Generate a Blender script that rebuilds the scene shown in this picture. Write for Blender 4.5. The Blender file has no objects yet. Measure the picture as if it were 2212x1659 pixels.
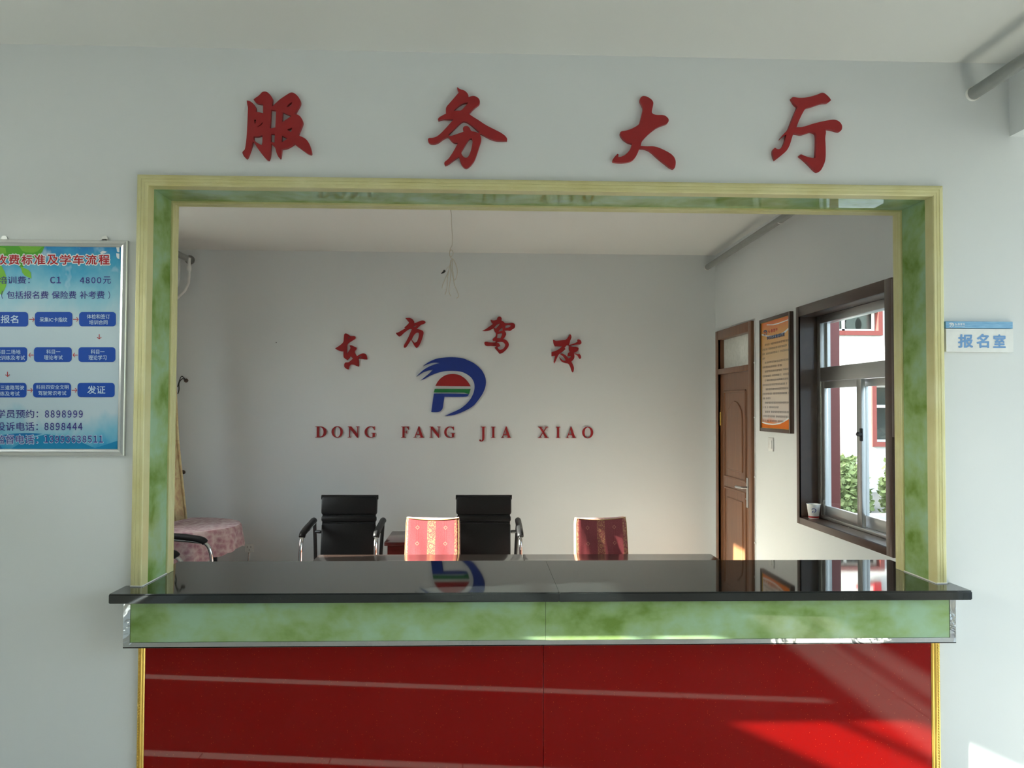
import bpy, bmesh, math, random
from mathutils import Vector, Matrix
import numpy as np
random.seed(7)
SC = bpy.context.scene
COL = SC.collection

# ------------------------------------------------------------------ camera
CAM_LOC = np.array([0.0, -2.75, 1.60])
FPX = 1800.0
def _basis(yaw, pitch, roll):
    f = np.array([math.sin(yaw)*math.cos(pitch), math.cos(yaw)*math.cos(pitch), math.sin(pitch)])
    r = np.array([math.cos(yaw), -math.sin(yaw), 0.0]); u = np.cross(r, f)
    return (math.cos(roll)*r+math.sin(roll)*u, -math.sin(roll)*r+math.cos(roll)*u, f)
CR, CU, CF = _basis(0.0368001, 0.02790708, 0.00414235)
cam_data = bpy.data.cameras.new('camera'); cam = bpy.data.objects.new('camera', cam_data); COL.objects.link(cam)
cam.matrix_world = Matrix(((CR[0], CU[0], -CF[0], CAM_LOC[0]), (CR[1], CU[1], -CF[1], CAM_LOC[1]), (CR[2], CU[2], -CF[2], CAM_LOC[2]), (0, 0, 0, 1)))
cam_data.sensor_width = 36.0; cam_data.lens = FPX/2212.0*36.0
cam_data.clip_start = 0.05; cam_data.clip_end = 200
SC.camera = cam

def at(px, py, y=None, x=None, z=None):
    """point of the photograph on a wall / floor plane of the room"""
    d = CF+CR*(px-1106)/FPX-CU*(py-829.5)/FPX
    if y is not None: t = (y-CAM_LOC[1])/d[1]
    elif x is not None: t = (x-CAM_LOC[0])/d[0]
    else: t = (z-CAM_LOC[2])/d[2]
    return CAM_LOC+t*d

# ------------------------------------------------------------------ light and exposure
SC.view_settings.view_transform = 'Standard'
SC.view_settings.look = 'None'
SC.view_settings.gamma = 1.0
SC.view_settings.exposure = 1.46
SC.view_settings.use_curve_mapping = False
SUN_DIR = Vector((1.0, 0.13, -0.45)).normalized()
w = bpy.data.worlds.new('sky'); SC.world = w; w.use_nodes = True
nt = w.node_tree; nt.nodes.clear()
sky = nt.nodes.new('ShaderNodeTexSky'); sky.sky_type = 'NISHITA'; sky.sun_disc = False
sky.sun_elevation = math.radians(24); sky.sun_rotation = math.radians(-90); sky.air_density = 1.0; sky.dust_density = 3.0
bg = nt.nodes.new('ShaderNodeBackground'); bg.inputs['Strength'].default_value = 0.55
hs = nt.nodes.new('ShaderNodeHueSaturation'); hs.inputs['Saturation'].default_value = 0.62
wo = nt.nodes.new('ShaderNodeOutputWorld')
nt.links.new(sky.outputs[0], hs.inputs['Color']); nt.links.new(hs.outputs[0], bg.inputs[0]); nt.links.new(bg.outputs[0], wo.inputs[0])
sd = bpy.data.lights.new('sun', 'SUN'); sd.energy = 23.0; sd.angle = math.radians(0.6); sd.color = (1.0, 0.95, 0.88)
sun = bpy.data.objects.new('sun', sd); COL.objects.link(sun); sun.location = (-8, -1, 5)
sun.rotation_euler = SUN_DIR.to_track_quat('-Z', 'Y').to_euler()
def portal(name, loc, direction, sx, sy):
    l = bpy.data.lights.new(name, 'AREA'); l.shape = 'RECTANGLE'; l.size = sx; l.size_y = sy
    l.cycles.is_portal = True
    o = bpy.data.objects.new(name, l); COL.objects.link(o); o.location = loc
    o.rotation_euler = Vector(direction).to_track_quat('-Z', 'Z').to_euler()
portal('sky_portal_room_window', (1.975, 1.38, 1.55), (-1, 0, 0), 1.1, 1.2)
portal('sky_portal_sunny_window', (-2.59, 2.16, 1.85), (1, 0, 0), 1.0, 1.6)
portal('sky_portal_hall_glazing', (3.63, -1.88, 1.4), (-1, 0, 0), 3.5, 2.75)
portal('sky_portal_transom', (-2.59, -2.4, 2.2), (1, 0, 0), 4.2, 0.4)

# ------------------------------------------------------------------ materials
def srgb(r, g, b):
    f = lambda c: (c/255/12.92) if c/255 <= 0.04045 else ((c/255+0.055)/1.055)**2.4
    return (f(r), f(g), f(b), 1.0)
class NB:
    def __init__(s, name):
        s.m = bpy.data.materials.new(name); s.m.use_nodes = True; s.t = s.m.node_tree; s.t.nodes.clear()
        s.out = s.n('ShaderNodeOutputMaterial')
    def n(s, t, **kw):
        x = s.t.nodes.new(t)
        for k, v in kw.items(): setattr(x, k, v)
        return x
    def l(s, a, b): s.t.links.new(a, b)
    def coord(s, scale=(1, 1, 1), kind='Object'):
        c = s.n('ShaderNodeTexCoord'); m = s.n('ShaderNodeMapping'); m.inputs['Scale'].default_value = scale
        s.l(c.outputs[kind], m.inputs[0]); return m.outputs[0]
    def noise(s, vec, scale, detail=3, rough=0.55, dist=0.0):
        x = s.n('ShaderNodeTexNoise'); x.inputs['Scale'].default_value = scale; x.inputs['Detail'].default_value = detail
        x.inputs['Roughness'].default_value = rough; x.inputs['Distortion'].default_value = dist
        s.l(vec, x.inputs['Vector']); return x.outputs['Fac']
    def ramp(s, fac, stops, interp='LINEAR'):
        x = s.n('ShaderNodeValToRGB'); x.color_ramp.interpolation = interp; e = x.color_ramp.elements
        while len(e) < len(stops): e.new(0.5)
        for i, (p, c) in enumerate(stops): e[i].position = p; e[i].color = c
        s.l(fac, x.inputs[0]); return x.outputs[0]
    def mix(s, fac, a, b):
        x = s.n('ShaderNodeMix'); x.data_type = 'RGBA'
        if isinstance(fac, (int, float)): x.inputs[0].default_value = fac
        else: s.l(fac, x.inputs[0])
        for v, i in ((a, 6), (b, 7)):
            if isinstance(v, tuple): x.inputs[i].default_value = v
            else: s.l(v, x.inputs[i])
        return x.outputs[2]
    def math(s, op, a, b=0.0, c=0.0):
        x = s.n('ShaderNodeMath'); x.operation = op
        for i, v in enumerate((a, b, c)):
            if isinstance(v, (int, float)): x.inputs[i].default_value = v
            else: s.l(v, x.inputs[i])
        return x.outputs[0]
    def sep(s, vec):
        x = s.n('ShaderNodeSeparateXYZ'); s.l(vec, x.inputs[0]); return x.outputs
    def bsdf(s, color, rough=0.5, metal=0.0, ior=1.5, coat=0.0, coat_rough=0.03, bump=None, bump_str=0.1, bump_dist=0.002, trans=0.0, sheen=0.0, spec=None):
        p = s.n('ShaderNodeBsdfPrincipled')
        if isinstance(color, tuple): p.inputs['Base Color'].default_value = color
        else: s.l(color, p.inputs['Base Color'])
        if isinstance(rough, (int, float)): p.inputs['Roughness'].default_value = rough
        else: s.l(rough, p.inputs['Roughness'])
        if isinstance(metal, (int, float)): p.inputs['Metallic'].default_value = metal
        else: s.l(metal, p.inputs['Metallic'])
        p.inputs['IOR'].default_value = ior
        p.inputs['Coat Weight'].default_value = coat; p.inputs['Coat Roughness'].default_value = coat_rough
        p.inputs['Transmission Weight'].default_value = trans; p.inputs['Sheen Weight'].default_value = sheen
        if spec is not None: p.inputs['Specular IOR Level'].default_value = spec
        if bump is not None:
            b = s.n('ShaderNodeBump'); b.inputs['Strength'].default_value = bump_str; b.inputs['Distance'].default_value = bump_dist
            s.l(bump, b.inputs['Height']); s.l(b.outputs[0], p.inputs['Normal'])
        s.l(p.outputs[0], s.out.inputs[0]); return s.m

def plain(name, c, rough=0.5, metal=0.0, var=0.06, scale=20, **kw):
    b = NB(name); v = b.coord(); f = b.noise(v, scale)
    lo = tuple(x*(1-var) for x in c[:3])+(1,); hi = tuple(min(1, x*(1+var)) for x in c[:3])+(1,)
    return b.bsdf(b.ramp(f, [(0.3, lo), (0.7, hi)]), rough, metal, bump=f, bump_str=kw.pop('bump_str', 0.03), **kw)

def m_wall(name, c):
    b = NB(name); v = b.coord(); f = b.noise(v, 1.3, 4); g = b.noise(v, 60, 3)
    col = b.mix(b.math('MULTIPLY', f, 0.5), c, tuple(x*0.95 for x in c[:3])+(1,))
    return b.bsdf(col, 0.62, bump=g, bump_str=0.06, spec=0.25)
M = {}
M['wall'] = m_wall('white_wall_paint', (0.75, 0.778, 0.782, 1))
M['ceiling'] = m_wall('white_ceiling_paint', (0.76, 0.765, 0.74, 1))
def m_tile(name, c1, c2, size, rough):
    b = NB(name); v = b.coord()
    t = b.n('ShaderNodeTexBrick'); t.offset = 0.0; t.inputs['Scale'].default_value = 1.0; t.inputs['Brick Width'].default_value = size; t.inputs['Row Height'].default_value = size
    t.inputs['Mortar Size'].default_value = 0.003; t.inputs['Color1'].default_value = c1; t.inputs['Color2'].default_value = c2; t.inputs['Mortar'].default_value = (0.2, 0.19, 0.17, 1)
    b.l(v, t.inputs['Vector']); n = b.noise(v, 9, 5)
    col = b.mix(b.math('MULTIPLY', n, 0.25), t.outputs['Color'], (0.48, 0.45, 0.40, 1))
    return b.bsdf(col, rough)
M['floor'] = m_tile('cream_floor_tiles', (0.60, 0.585, 0.54, 1), (0.57, 0.555, 0.51, 1), 0.6, 0.3)
def m_jade(name, coat, cr):
    b = NB(name); v = b.coord((1, 1, 1.3)); f = b.noise(v, 6.0, 3, 0.5, 0.25); g = b.noise(v, 22, 3, 0.6, 0.2)
    mixf = b.math('ADD', b.math('MULTIPLY', f, 0.8), b.math('MULTIPLY', g, 0.2))
    col = b.ramp(mixf, [(0.32, srgb(112, 142, 64)), (0.42, srgb(138, 166, 102)), (0.51, srgb(152, 180, 130)), (0.64, srgb(160, 192, 160))])
    return b.bsdf(col, 0.5, coat=coat, coat_rough=cr, spec=0.0)
M['jade'] = m_jade('green_jade_glass', 0.85, 0.006); M['jade_satin'] = m_jade('green_jade_satin', 0.25, 0.25)
def m_casing():
    b = NB('pale_yellow_moulding'); v = b.coord((1, 1, 1)); f = b.noise(v, 7, 4); g = b.noise(v, 90, 2)
    col = b.ramp(f, [(0.3, srgb(206, 198, 138)), (0.55, srgb(215, 210, 156)), (0.75, srgb(222, 218, 170))])
    return b.bsdf(col, 0.4, bump=g, bump_str=0.05, coat=0.15, coat_rough=0.25)
M['casing'] = m_casing()
def m_granite():
    b = NB('black_polished_granite'); v = b.coord(); vo = b.n('ShaderNodeTexVoronoi'); vo.inputs['Scale'].default_value = 260; b.l(v, vo.inputs['Vector'])
    n = b.noise(v, 40, 3)
    f = b.math('MULTIPLY', b.math('LESS_THAN', vo.outputs['Distance'], 0.16), b.math('GREATER_THAN', n, 0.57))
    col = b.mix(f, (0.010, 0.012, 0.012, 1), (0.11, 0.115, 0.105, 1))
    return b.bsdf(col, 0.035, ior=1.85)
M['granite'] = m_granite()
def m_redpanel():
    b = NB('red_sparkle_glass_panel'); v = b.coord(); vo = b.n('ShaderNodeTexVoronoi'); vo.inputs['Scale'].default_value = 150; b.l(v, vo.inputs['Vector'])
    s = b.sep(vo.outputs['Color'])
    f = b.math('MULTIPLY', b.math('LESS_THAN', vo.outputs['Distance'], 0.13), b.math('GREATER_THAN', s[0], 0.80))
    col = b.mix(f, srgb(134, 9, 7), srgb(215, 100, 54))
    return b.bsdf(col, 0.6, coat=0.42, coat_rough=0.02, spec=0.0)
M['redpanel'] = m_redpanel()
def m_metal(name, c, rough, wave=0.0):
    b = NB(name); v = b.coord(); f = b.noise(v, 14, 3, 0.5, 0.5)
    return b.bsdf(c, rough, 1.0, bump=f, bump_str=wave, bump_dist=0.004)
M['chrome'] = m_metal('polished_chrome', (0.80, 0.80, 0.80, 1), 0.05, 0.0)
M['chromestrip'] = m_metal('wavy_stainless_strip', (0.72, 0.73, 0.72, 1), 0.05, 0.35)
M['alu'] = m_metal('brushed_aluminium', (0.66, 0.67, 0.66, 1), 0.32, 0.02)
M['gold'] = m_metal('gilded_plaster', (0.78, 0.53, 0.13, 1), 0.28, 0.08)
M['redletter'] = plain('red_acrylic', srgb(154, 26, 30), 0.4, var=0.05, scale=30)
M['logoblue'] = plain('blue_acrylic', srgb(26, 52, 140), 0.4, var=0.05)
M['logored'] = plain('red_emblem_acrylic', srgb(158, 24, 28), 0.4, var=0.05)
M['logogreen'] = plain('green_acrylic', srgb(30, 120, 60), 0.4, var=0.05)
M['leather'] = plain('black_leather', (0.010, 0.010, 0.0105, 1), 0.42, var=0.2, scale=120, bump_str=0.15, spec=0.3)
M['blackframe'] = plain('black_frame_paint', (0.015, 0.015, 0.016, 1), 0.3)
def m_wood(name, c1, c2, rough, vec=(14, 14, 1.2), coat=0.3):
    b = NB(name); v = b.coord(vec); f = b.noise(v, 3, 5, 0.6, 0.8)
    return b.bsdf(b.ramp(f, [(0.3, c1), (0.7, c2)]), rough, coat=coat, coat_rough=0.12)
M['doorwood'] = m_wood('brown_door_veneer', srgb(108, 68, 42), srgb(130, 86, 56), 0.4)
M['darkwood'] = m_wood('dark_brown_casing', srgb(62, 42, 32), srgb(76, 53, 42), 0.35, (1.5, 1.5, 1.5), 0.5)
M['deskwood'] = m_wood('dark_brown_desk_laminate', srgb(50, 38, 33), srgb(62, 48, 42), 0.25, (1.5, 12, 12), 0.8)
M['sidewood'] = m_wood('dark_red_lacquer', srgb(72, 24, 22), srgb(88, 30, 28), 0.25, (2, 10, 10), 0.6)
M['white'] = plain('white_plastic', (0.80, 0.81, 0.79, 1), 0.4)
M['pipe'] = plain('grey_painted_steel', (0.27, 0.28, 0.265, 1), 0.4)
M['caulk'] = plain('white_caulk', (0.85, 0.85, 0.80, 1), 0.5)
M['cream'] = plain('cream_cable', (0.66, 0.63, 0.55, 1), 0.5)
M['black'] = plain('black_plastic', (0.012, 0.012, 0.012, 1), 0.4)
M['brown'] = plain('brown_plaster_hole', (0.09, 0.06, 0.045, 1), 0.7)
M['colred'] = plain('dark_red_paint', srgb(104, 46, 42), 0.5)
M['facade'] = plain('white_facade_render', (0.62, 0.63, 0.61, 1), 0.7)
M['ground'] = plain('pale_paving', (0.16, 0.16, 0.145, 1), 0.8)
M['blind'] = plain('opaque_beige_blind', (0.5, 0.47, 0.40, 1), 0.8)
M['leaf'] = plain('shrub_leaf_green', srgb(146, 162, 104), 0.7, var=0.2, scale=5)
M['stem'] = plain('brown_twig', (0.10, 0.07, 0.04, 1), 0.8)
def m_glass(name, tint, refl=0.08, rough=0.0, diffuse=0.0):
    b = NB(name); fr = b.n('ShaderNodeFresnel'); ge = b.n('ShaderNodeNewGeometry')
    b.l(b.math('SUBTRACT', 1.45, b.math('MULTIPLY', ge.outputs['Backfacing'], 1.45-1/1.45)), fr.inputs['IOR'])   # same reflectance on both faces of the pane
    t = b.n('ShaderNodeBsdfTransparent'); t.inputs[0].default_value = tint
    g = b.n('ShaderNodeBsdfGlossy'); g.inputs['Roughness'].default_value = rough
    mx = b.n('ShaderNodeMixShader'); b.l(b.math('MULTIPLY', fr.outputs[0], 0.35), mx.inputs[0]); b.l(t.outputs[0], mx.inputs[1]); b.l(g.outputs[0], mx.inputs[2])
    o = mx.outputs[0]
    if diffuse:
        v = b.coord(); n = b.noise(v, 40, 3)
        d = b.n('ShaderNodeBsdfDiffuse'); b.l(b.ramp(n, [(0.3, (0.7, 0.72, 0.66, 1)), (0.7, (0.82, 0.83, 0.78, 1))]), d.inputs[0])
        m2 = b.n('ShaderNodeMixShader'); m2.inputs[0].default_value = diffuse; b.l(o, m2.inputs[1]); b.l(d.outputs[0], m2.inputs[2]); o = m2.outputs[0]
    b.l(o, b.out.inputs[0]); return b.m
M['glass'] = m_glass('clear_window_glass', (0.93, 0.96, 0.94, 1))
M['frost'] = m_glass('frosted_glass', (0.8, 0.8, 0.76, 1), diffuse=0.85)
M['darkglass'] = plain('dark_window_glass', (0.05, 0.06, 0.065, 1), 0.06)

# ------------------------------------------------------------------ object helpers
def tag(o, label=None, cat=None, group=None, kind=None):
    if label: o['label'] = label
    if cat: o['category'] = cat
    if group: o['group'] = group
    if kind: o['kind'] = kind
    return o
def empty(name, loc=(0, 0, 0), label=None, cat=None, group=None, kind=None, rz=0.0):
    o = bpy.data.objects.new(name, None); COL.objects.link(o); o.location = loc; o.rotation_euler = (0, 0, rz)
    o.empty_display_size = 0.05
    return tag(o, label, cat, group, kind)
class MB:
    """collects shapes; build() links them as ONE mesh object"""
    def __init__(s): s.v = []; s.f = []; s.mi = []; s.sm = []
    def add(s, verts, faces, mi=0, smooth=False):
        o = len(s.v); s.v += [tuple(float(c) for c in p) for p in verts]
        for f in faces: s.f.append([i+o for i in f]); s.mi.append(mi); s.sm.append(smooth)
        return s
    def box(s, a, b, mi=0, bev=0.0, seg=2, rot=None, piv=None):
        x0, y0, z0 = [min(p, q) for p, q in zip(a, b)]; x1, y1, z1 = [max(p, q) for p, q in zip(a, b)]
        bm = bmesh.new(); bmesh.ops.create_cube(bm, size=1.0)
        for q in bm.verts: q.co = Vector(((x0+x1)/2+q.co.x*(x1-x0), (y0+y1)/2+q.co.y*(y1-y0), (z0+z1)/2+q.co.z*(z1-z0)))
        if bev: bmesh.ops.bevel(bm, geom=list(bm.edges), offset=bev, segments=seg, profile=0.5, affect='EDGES')
        if rot is not None:
            c = Vector(piv) if piv else Vector(((x0+x1)/2, (y0+y1)/2, (z0+z1)/2))
            for q in bm.verts: q.co = c+rot @ (q.co-c)
        s.bm(bm, mi, bool(bev)); return s
    def bm(s, bm, mi=0, smooth=False):
        bm.verts.index_update()
        s.add([q.co[:] for q in bm.verts], [[q.index for q in f.verts] for f in bm.faces], mi, smooth); bm.free()
    def prism(s, pts, ext, mi=0, smooth=False):
        """pts: 3-D loop; ext: vector"""
        n = len(pts); e = Vector(ext)
        v = [Vector(p) for p in pts]; v += [p+e for p in v[:n]]
        f = [list(range(n))[::-1], list(range(n, 2*n))]+[[i, (i+1) % n, n+(i+1) % n, n+i] for i in range(n)]
        return s.add(v, f, mi, smooth)
    def tube(s, path, r, mi=0, seg=10, cap=True, closed=False):
        P = [Vector(p) for p in path]; n = len(P); rr = r if isinstance(r, (list, tuple)) else [r]*n
        rings = []; prev = None
        for i in range(n):
            if closed: t = P[(i+1) % n]-P[i-1]
            else: t = P[min(i+1, n-1)]-P[max(i-1, 0)]
            t.normalize()
            if prev is None: a = t.orthogonal().normalized()
            else:
                a = prev-t*prev.dot(t)
                a = a.normalized() if a.length > 1e-6 else t.orthogonal().normalized()
            prev = a; b = t.cross(a)
            rings.append([P[i]+(a*math.cos(2*math.pi*k/seg)+b*math.sin(2*math.pi*k/seg))*rr[i] for k in range(seg)])
        v = [p for ring in rings for p in ring]; f = []
        m = n if closed else n-1
        for i in range(m):
            j = (i+1) % n
            for k in range(seg): f.append([i*seg+k, i*seg+(k+1) % seg, j*seg+(k+1) % seg, j*seg+k])
        s.add(v, f, mi, True)
        if cap and not closed:
            s.add(rings[0], [list(range(seg))[::-1]], mi); s.add(rings[-1], [list(range(seg))], mi)
        return s
    def lathe(s, prof, c=(0, 0, 0), mi=0, seg=24):
        v = []; f = []
        for r, z in prof:
            for k in range(seg): a = 2*math.pi*k/seg; v.append((c[0]+r*math.cos(a), c[1]+r*math.sin(a), c[2]+z))
        for i in range(len(prof)-1):
            for k in range(seg): f.append([i*seg+k, i*seg+(k+1) % seg, (i+1)*seg+(k+1) % seg, (i+1)*seg+k])
        f.append(list(range(seg))[::-1]); n = (len(prof)-1)*seg; f.append([n+k for k in range(seg)])
        return s.add(v, f, mi, True)
    def map2d(s, vf, fn, mi=0):
        s.add([fn(*p) for p in vf[0]], vf[1], mi); return s
    def build(s, name, mats, parent=None, local=False, center=True, kind=None, **tags):
        if not isinstance(mats, (list, tuple)): mats = [mats]
        off = Vector((0, 0, 0))
        if parent is not None and not local:
            q = parent
            while q is not None: off += q.location; q = q.parent
        loc = Vector((0, 0, 0))
        if parent is None and center:
            A = np.array(s.v); lo = A.min(0); hi = A.max(0); off = Vector(((lo[0]+hi[0])/2, (lo[1]+hi[1])/2, lo[2])); loc = off.copy()
        me = bpy.data.meshes.new(name)
        me.from_pydata([(p[0]-off.x, p[1]-off.y, p[2]-off.z) for p in s.v], [], s.f)
        for m in mats: me.materials.append(m)
        me.polygons.foreach_set('material_index', s.mi); me.polygons.foreach_set('use_smooth', s.sm)
        bm = bmesh.new(); bm.from_mesh(me); bmesh.ops.recalc_face_normals(bm, faces=bm.faces); bm.to_mesh(me); bm.free()
        me.update()
        o = bpy.data.objects.new(name, me); COL.objects.link(o); o.location = loc
        if parent is not None: o.parent = parent
        if any(s.sm):
            try: me.set_sharp_from_angle(angle=math.radians(40))
            except Exception: pass
        return tag(o, kind=kind, **tags)

def copy_tree(o, parent=None):
    c = o.copy(); COL.objects.link(c)
    if parent is not None: c.parent = parent; c.matrix_parent_inverse = o.matrix_parent_inverse.copy()
    for ch in [q for q in bpy.data.objects if q.parent == o]: copy_tree(ch, c)
    return c

# outlines -> solid plates, through 2-D filled curves
def _eval(obj):
    COL.objects.link(obj); bpy.context.view_layer.update()
    dg = bpy.context.evaluated_depsgraph_get(); ev = obj.evaluated_get(dg); me = ev.to_mesh()
    v = [tuple(q.co) for q in me.vertices]; f = [list(p.vertices) for p in me.polygons]
    ev.to_mesh_clear(); d = obj.data; bpy.data.objects.remove(obj)
    (bpy.data.curves.remove(d))
    return v, f
def smooth_loop(p, it=2, corner=62):
    for _ in range(it):
        q = []; n = len(p)
        for i in range(n):
            a, b, c = np.array(p[i-1], float), np.array(p[i], float), np.array(p[(i+1) % n], float)
            u = b-a; v = c-b; lu = np.hypot(*u); lv = np.hypot(*v)
            ang = math.degrees(math.acos(max(-1, min(1, float(u@v)/(lu*lv+1e-9)))))
            if ang > corner: q.append(tuple(b))
            else: q.append(tuple(b-u*0.22)); q.append(tuple(b+v*0.22))
        p = q
    return p
def plate(loops, thick, smooth=2):
    """2-D loops (outer and holes) -> verts (u, v, w) w in [-thick/2, thick/2] and faces"""
    c = bpy.data.curves.new('outline', 'CURVE'); c.dimensions = '2D'; c.fill_mode = 'BOTH'; c.extrude = thick/2
    for lp in loops:
        q = smooth_loop(lp, smooth) if smooth else lp
        sp = c.splines.new('POLY'); sp.points.add(len(q)-1); sp.use_cyclic_u = True
        for i, (x, y) in enumerate(q): sp.points[i].co = (x, y, 0, 1)
    return _eval(bpy.data.objects.new('outline', c))
_tc = {}
def text2d(txt, bold=0.0, spacing=1.0):
    """flat letters normalised to their own bounding box"""
    k = (txt, bold, spacing)
    if k in _tc: return _tc[k]
    c = bpy.data.curves.new('lettering', 'FONT'); c.body = txt; c.size = 40.0; c.space_character = spacing; c.resolution_u = 2
    v, f = _eval(bpy.data.objects.new('lettering', c))
    A = np.array(v)[:, :2]; lo = A.min(0); hi = A.max(0); d = hi-lo
    P = (A-lo)/d; V = []; F = []
    # heavier weights: the same letter printed again, shifted by the stroke gain
    sh = [(0, 0)]
    if bold: sh = [(0, 0)]+[(bold*40/d[0]*math.cos(a), bold*40/d[1]*math.sin(a)) for a in [math.radians(q) for q in range(0, 360, 45)]]
    for i, (dx, dy) in enumerate(sh):
        o = len(V); V += [(float(p[0]+dx), float(p[1]+dy), i) for p in P]; F += [[j+o for j in q] for q in f]
    _tc[k] = (V, F, d[0]/d[1])
    return _tc[k]

# ------------------------------------------------------------------ the shell
def wall_grid(mb, u0, u1, z0, z1, holes, fn, mi=0):
    us = sorted({u0, u1}|{h[i] for h in holes for i in (0, 1)}); zs = sorted({z0, z1}|{h[i] for h in holes for i in (2, 3)})
    for a, b in zip(us, us[1:]):
        for c, d in zip(zs, zs[1:]):
            m, n = (a+b)/2, (c+d)/2
            if any(h[0] < m < h[1] and h[2] < n < h[3] for h in holes): continue
            p, q = fn(a, b, c, d); mb.box(p, q, mi)
H = 2.78
XL, XR, XE, YB, YH = -2.45, 1.80, 3.50, 3.60, -6.20
OXL, OXR, OZT = -1.098, 1.527, 2.328           # rough opening of the service window
def xw(y0, y1): return lambda a, b, c, d: ((a, y0, c), (b, y1, d))
def yw(x0, x1): return lambda a, b, c, d: ((x0, a, c), (x1, b, d))
m = MB(); wall_grid(m, XL, XE, 0, H, [(OXL, OXR, 0.985, OZT)], xw(0, 0.24)); m.build('wall_front', M['wall'], kind='structure', label='white wall with the wide service opening and red characters')
m = MB(); wall_grid(m, XL, XR, 0, H, [], xw(YB, YB+0.24)); m.build('wall_back', M['wall'], kind='structure', label='white back wall of the office behind the counter')
WY0, WY1, WZ0, WZ1 = 0.876, 1.890, 0.965, 2.124
m = MB(); wall_grid(m, 0.24, YB+0.24, 0, H, [(WY0, WY1, WZ0, WZ1), (2.72, 3.48, 0, 2.14)], yw(XR, XR+0.155)); m.build('wall_right', M['wall'], kind='structure', label='white right wall of the office with door and window')
LW = [(1.70, 2.62, 1.10, 2.62), (-4.50, -0.31, 0.15, 2.385)]
m = MB(); wall_grid(m, YH, YB+0.24, 0, H, LW, yw(XL-0.12, XL)); m.build('wall_left', M['wall'], kind='structure', label='white left wall')
EW = (-3.60, -0.16, 0.05, 2.74)
m = MB(); wall_grid(m, YH, 0.24, 0, H, [EW], yw(XE, XE+0.12)); m.build('wall_entrance', M['wall'], kind='structure', label='white hall wall with tall glazing')
m = MB(); wall_grid(m, XL-0.12, XE+0.12, 0, H, [(1.4, 2.4, 0.0, 2.45)], xw(YH-0.12, YH)); m.build('wall_rear', M['wall'], kind='structure', label='white hall wall behind the camera')
m = MB(); m.box((XL-0.12, YH-0.12, H), (XE+0.12, 0.24, H+0.2)); m.box((XL-0.12, 0.24, H), (XR+0.155, YB+0.24, H+0.2)); m.build('ceiling', M['ceiling'], kind='structure', label='white ceiling')
m = MB(); m.box((XL-0.12, YH-0.12, -0.1), (XE+0.12, 0.24, 0)); m.box((XL-0.12, 0.24, -0.1), (XR+0.24, YB+0.24, 0)); m.build('floor', M['floor'], kind='structure', label='cream tiled floor')
m = MB(); m.box((1.794, YH, 2.529), (2.10, 0, H)); m.build('trim_2', M['wall'], kind='structure', label='white ceiling beam in the top right corner')
m = MB(); m.box((-40, -40, -0.25), (40, 40, -0.1)); m.build('floor_outside', M['ground'], kind='structure', label='pale paved courtyard ground')

m = MB(); m.box((XL-.87, YH, 2.78), (XL-.12, .3, 2.90)); m.box((XL-.40, .3, 2.78), (XL-.12, YB+.24, 2.90)); m.build('sky_blocker_eave', M['facade'], kind='structure', label='unseen flat eave added outside to hold back sky light')  # invented overhang: cuts high sky light at the left windows, lets the sun under
m = MB(); m.box((-9.2, -12, -.1), (-9.0, 12, 3.0)); m.build('sky_blocker_wall', M['facade'], kind='structure', label='unseen pale wall added outside to block low sky light')  # invented wall, out of view: screens the low sky from the left windows

m = MB(); m.box((XL-.12, YB+.26, -.1), (XR+.155, 14.0, H+.2)); m.build('wall_wing', M['facade'], kind='structure', label='rest of the building row beyond the back wall')

# frame of the service opening
FX0, FX1, FZT, FZB = -1.086, 1.515, 2.316, 1.0205
fr = empty('trim_1', ((FX0+FX1)/2, 0.1, FZB), 'yellow moulding and green jade lining around the service opening', kind='structure')
def moulding(side, prof, z0=FZB):
    """prof: (u, v): u outwards from the opening, v = y; mitred upper corners"""
    n = len(prof); mb = MB(); A = []; B = []
    for u, v in prof:
        if side == 'l': A.append((FX0-u, v, z0)); B.append((FX0-u, v, FZT+u))
        if side == 'r': A.append((FX1+u, v, z0)); B.append((FX1+u, v, FZT+u))
        if side == 't': A.append((FX0-u, v, FZT+u)); B.append((FX1+u, v, FZT+u))
    mb.add(A+B, [list(range(n)), list(range(n, 2*n))[::-1]]+[[i, (i+1) % n, n+(i+1) % n, n+i] for i in range(n)])
    return mb
P_OUT = [(0, -0.016), (0.003, -0.019), (0.010, -0.019), (0.0115, -0.0180), (0.013, -0.019), (0.020, -0.0195), (0.0215, -0.0180), (0.023, -0.0195),
         (0.0285, -0.019), (0.030, -0.0180), (0.0315, -0.018), (0.036, -0.015), (0.036, -0.0003), (0.0105, -0.0003), (0.0105, 0.032), (0, 0.032)]
P_IN = [(-0.004, 0.190), (-0.006, 0.193), (-0.006, 0.205), (-0.0045, 0.207), (-0.006, 0.209), (-0.006, 0.226), (-0.0045, 0.228), (-0.006, 0.230), (-0.006, 0.243), (0.0105, 0.243), (0.0105, 0.190)]
P_JADE = [(0.0015, 0.0322), (0.0015, 0.1898), (0.0105, 0.1898), (0.0105, 0.0322)]
for sd_ in ('l', 'r', 't'):
    moulding(sd_, P_OUT).build('casing', M['casing'], fr)
    moulding(sd_, P_JADE).build('jade_lining', M['jade' if sd_ == 't' else 'jade_satin'], fr, label='green jade lining')
    moulding(sd_, P_IN).build('edge_strip', M['casing'], fr)
m = MB()
for sgn, X in ((-1, FX0), (1, FX1)):
    m.tube([(X-sgn*0.002, 0.243, FZB+0.001), (X-sgn*0.002, -0.018, FZB+0.001)], 0.0022, seg=6)
    m.tube([(X, -0.020, FZB+0.001), (X+sgn*0.036, -0.018, FZB+0.001)], 0.0022, seg=6)
m.build('caulk_line', M['caulk'], fr, label='thin white caulk line')

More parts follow.
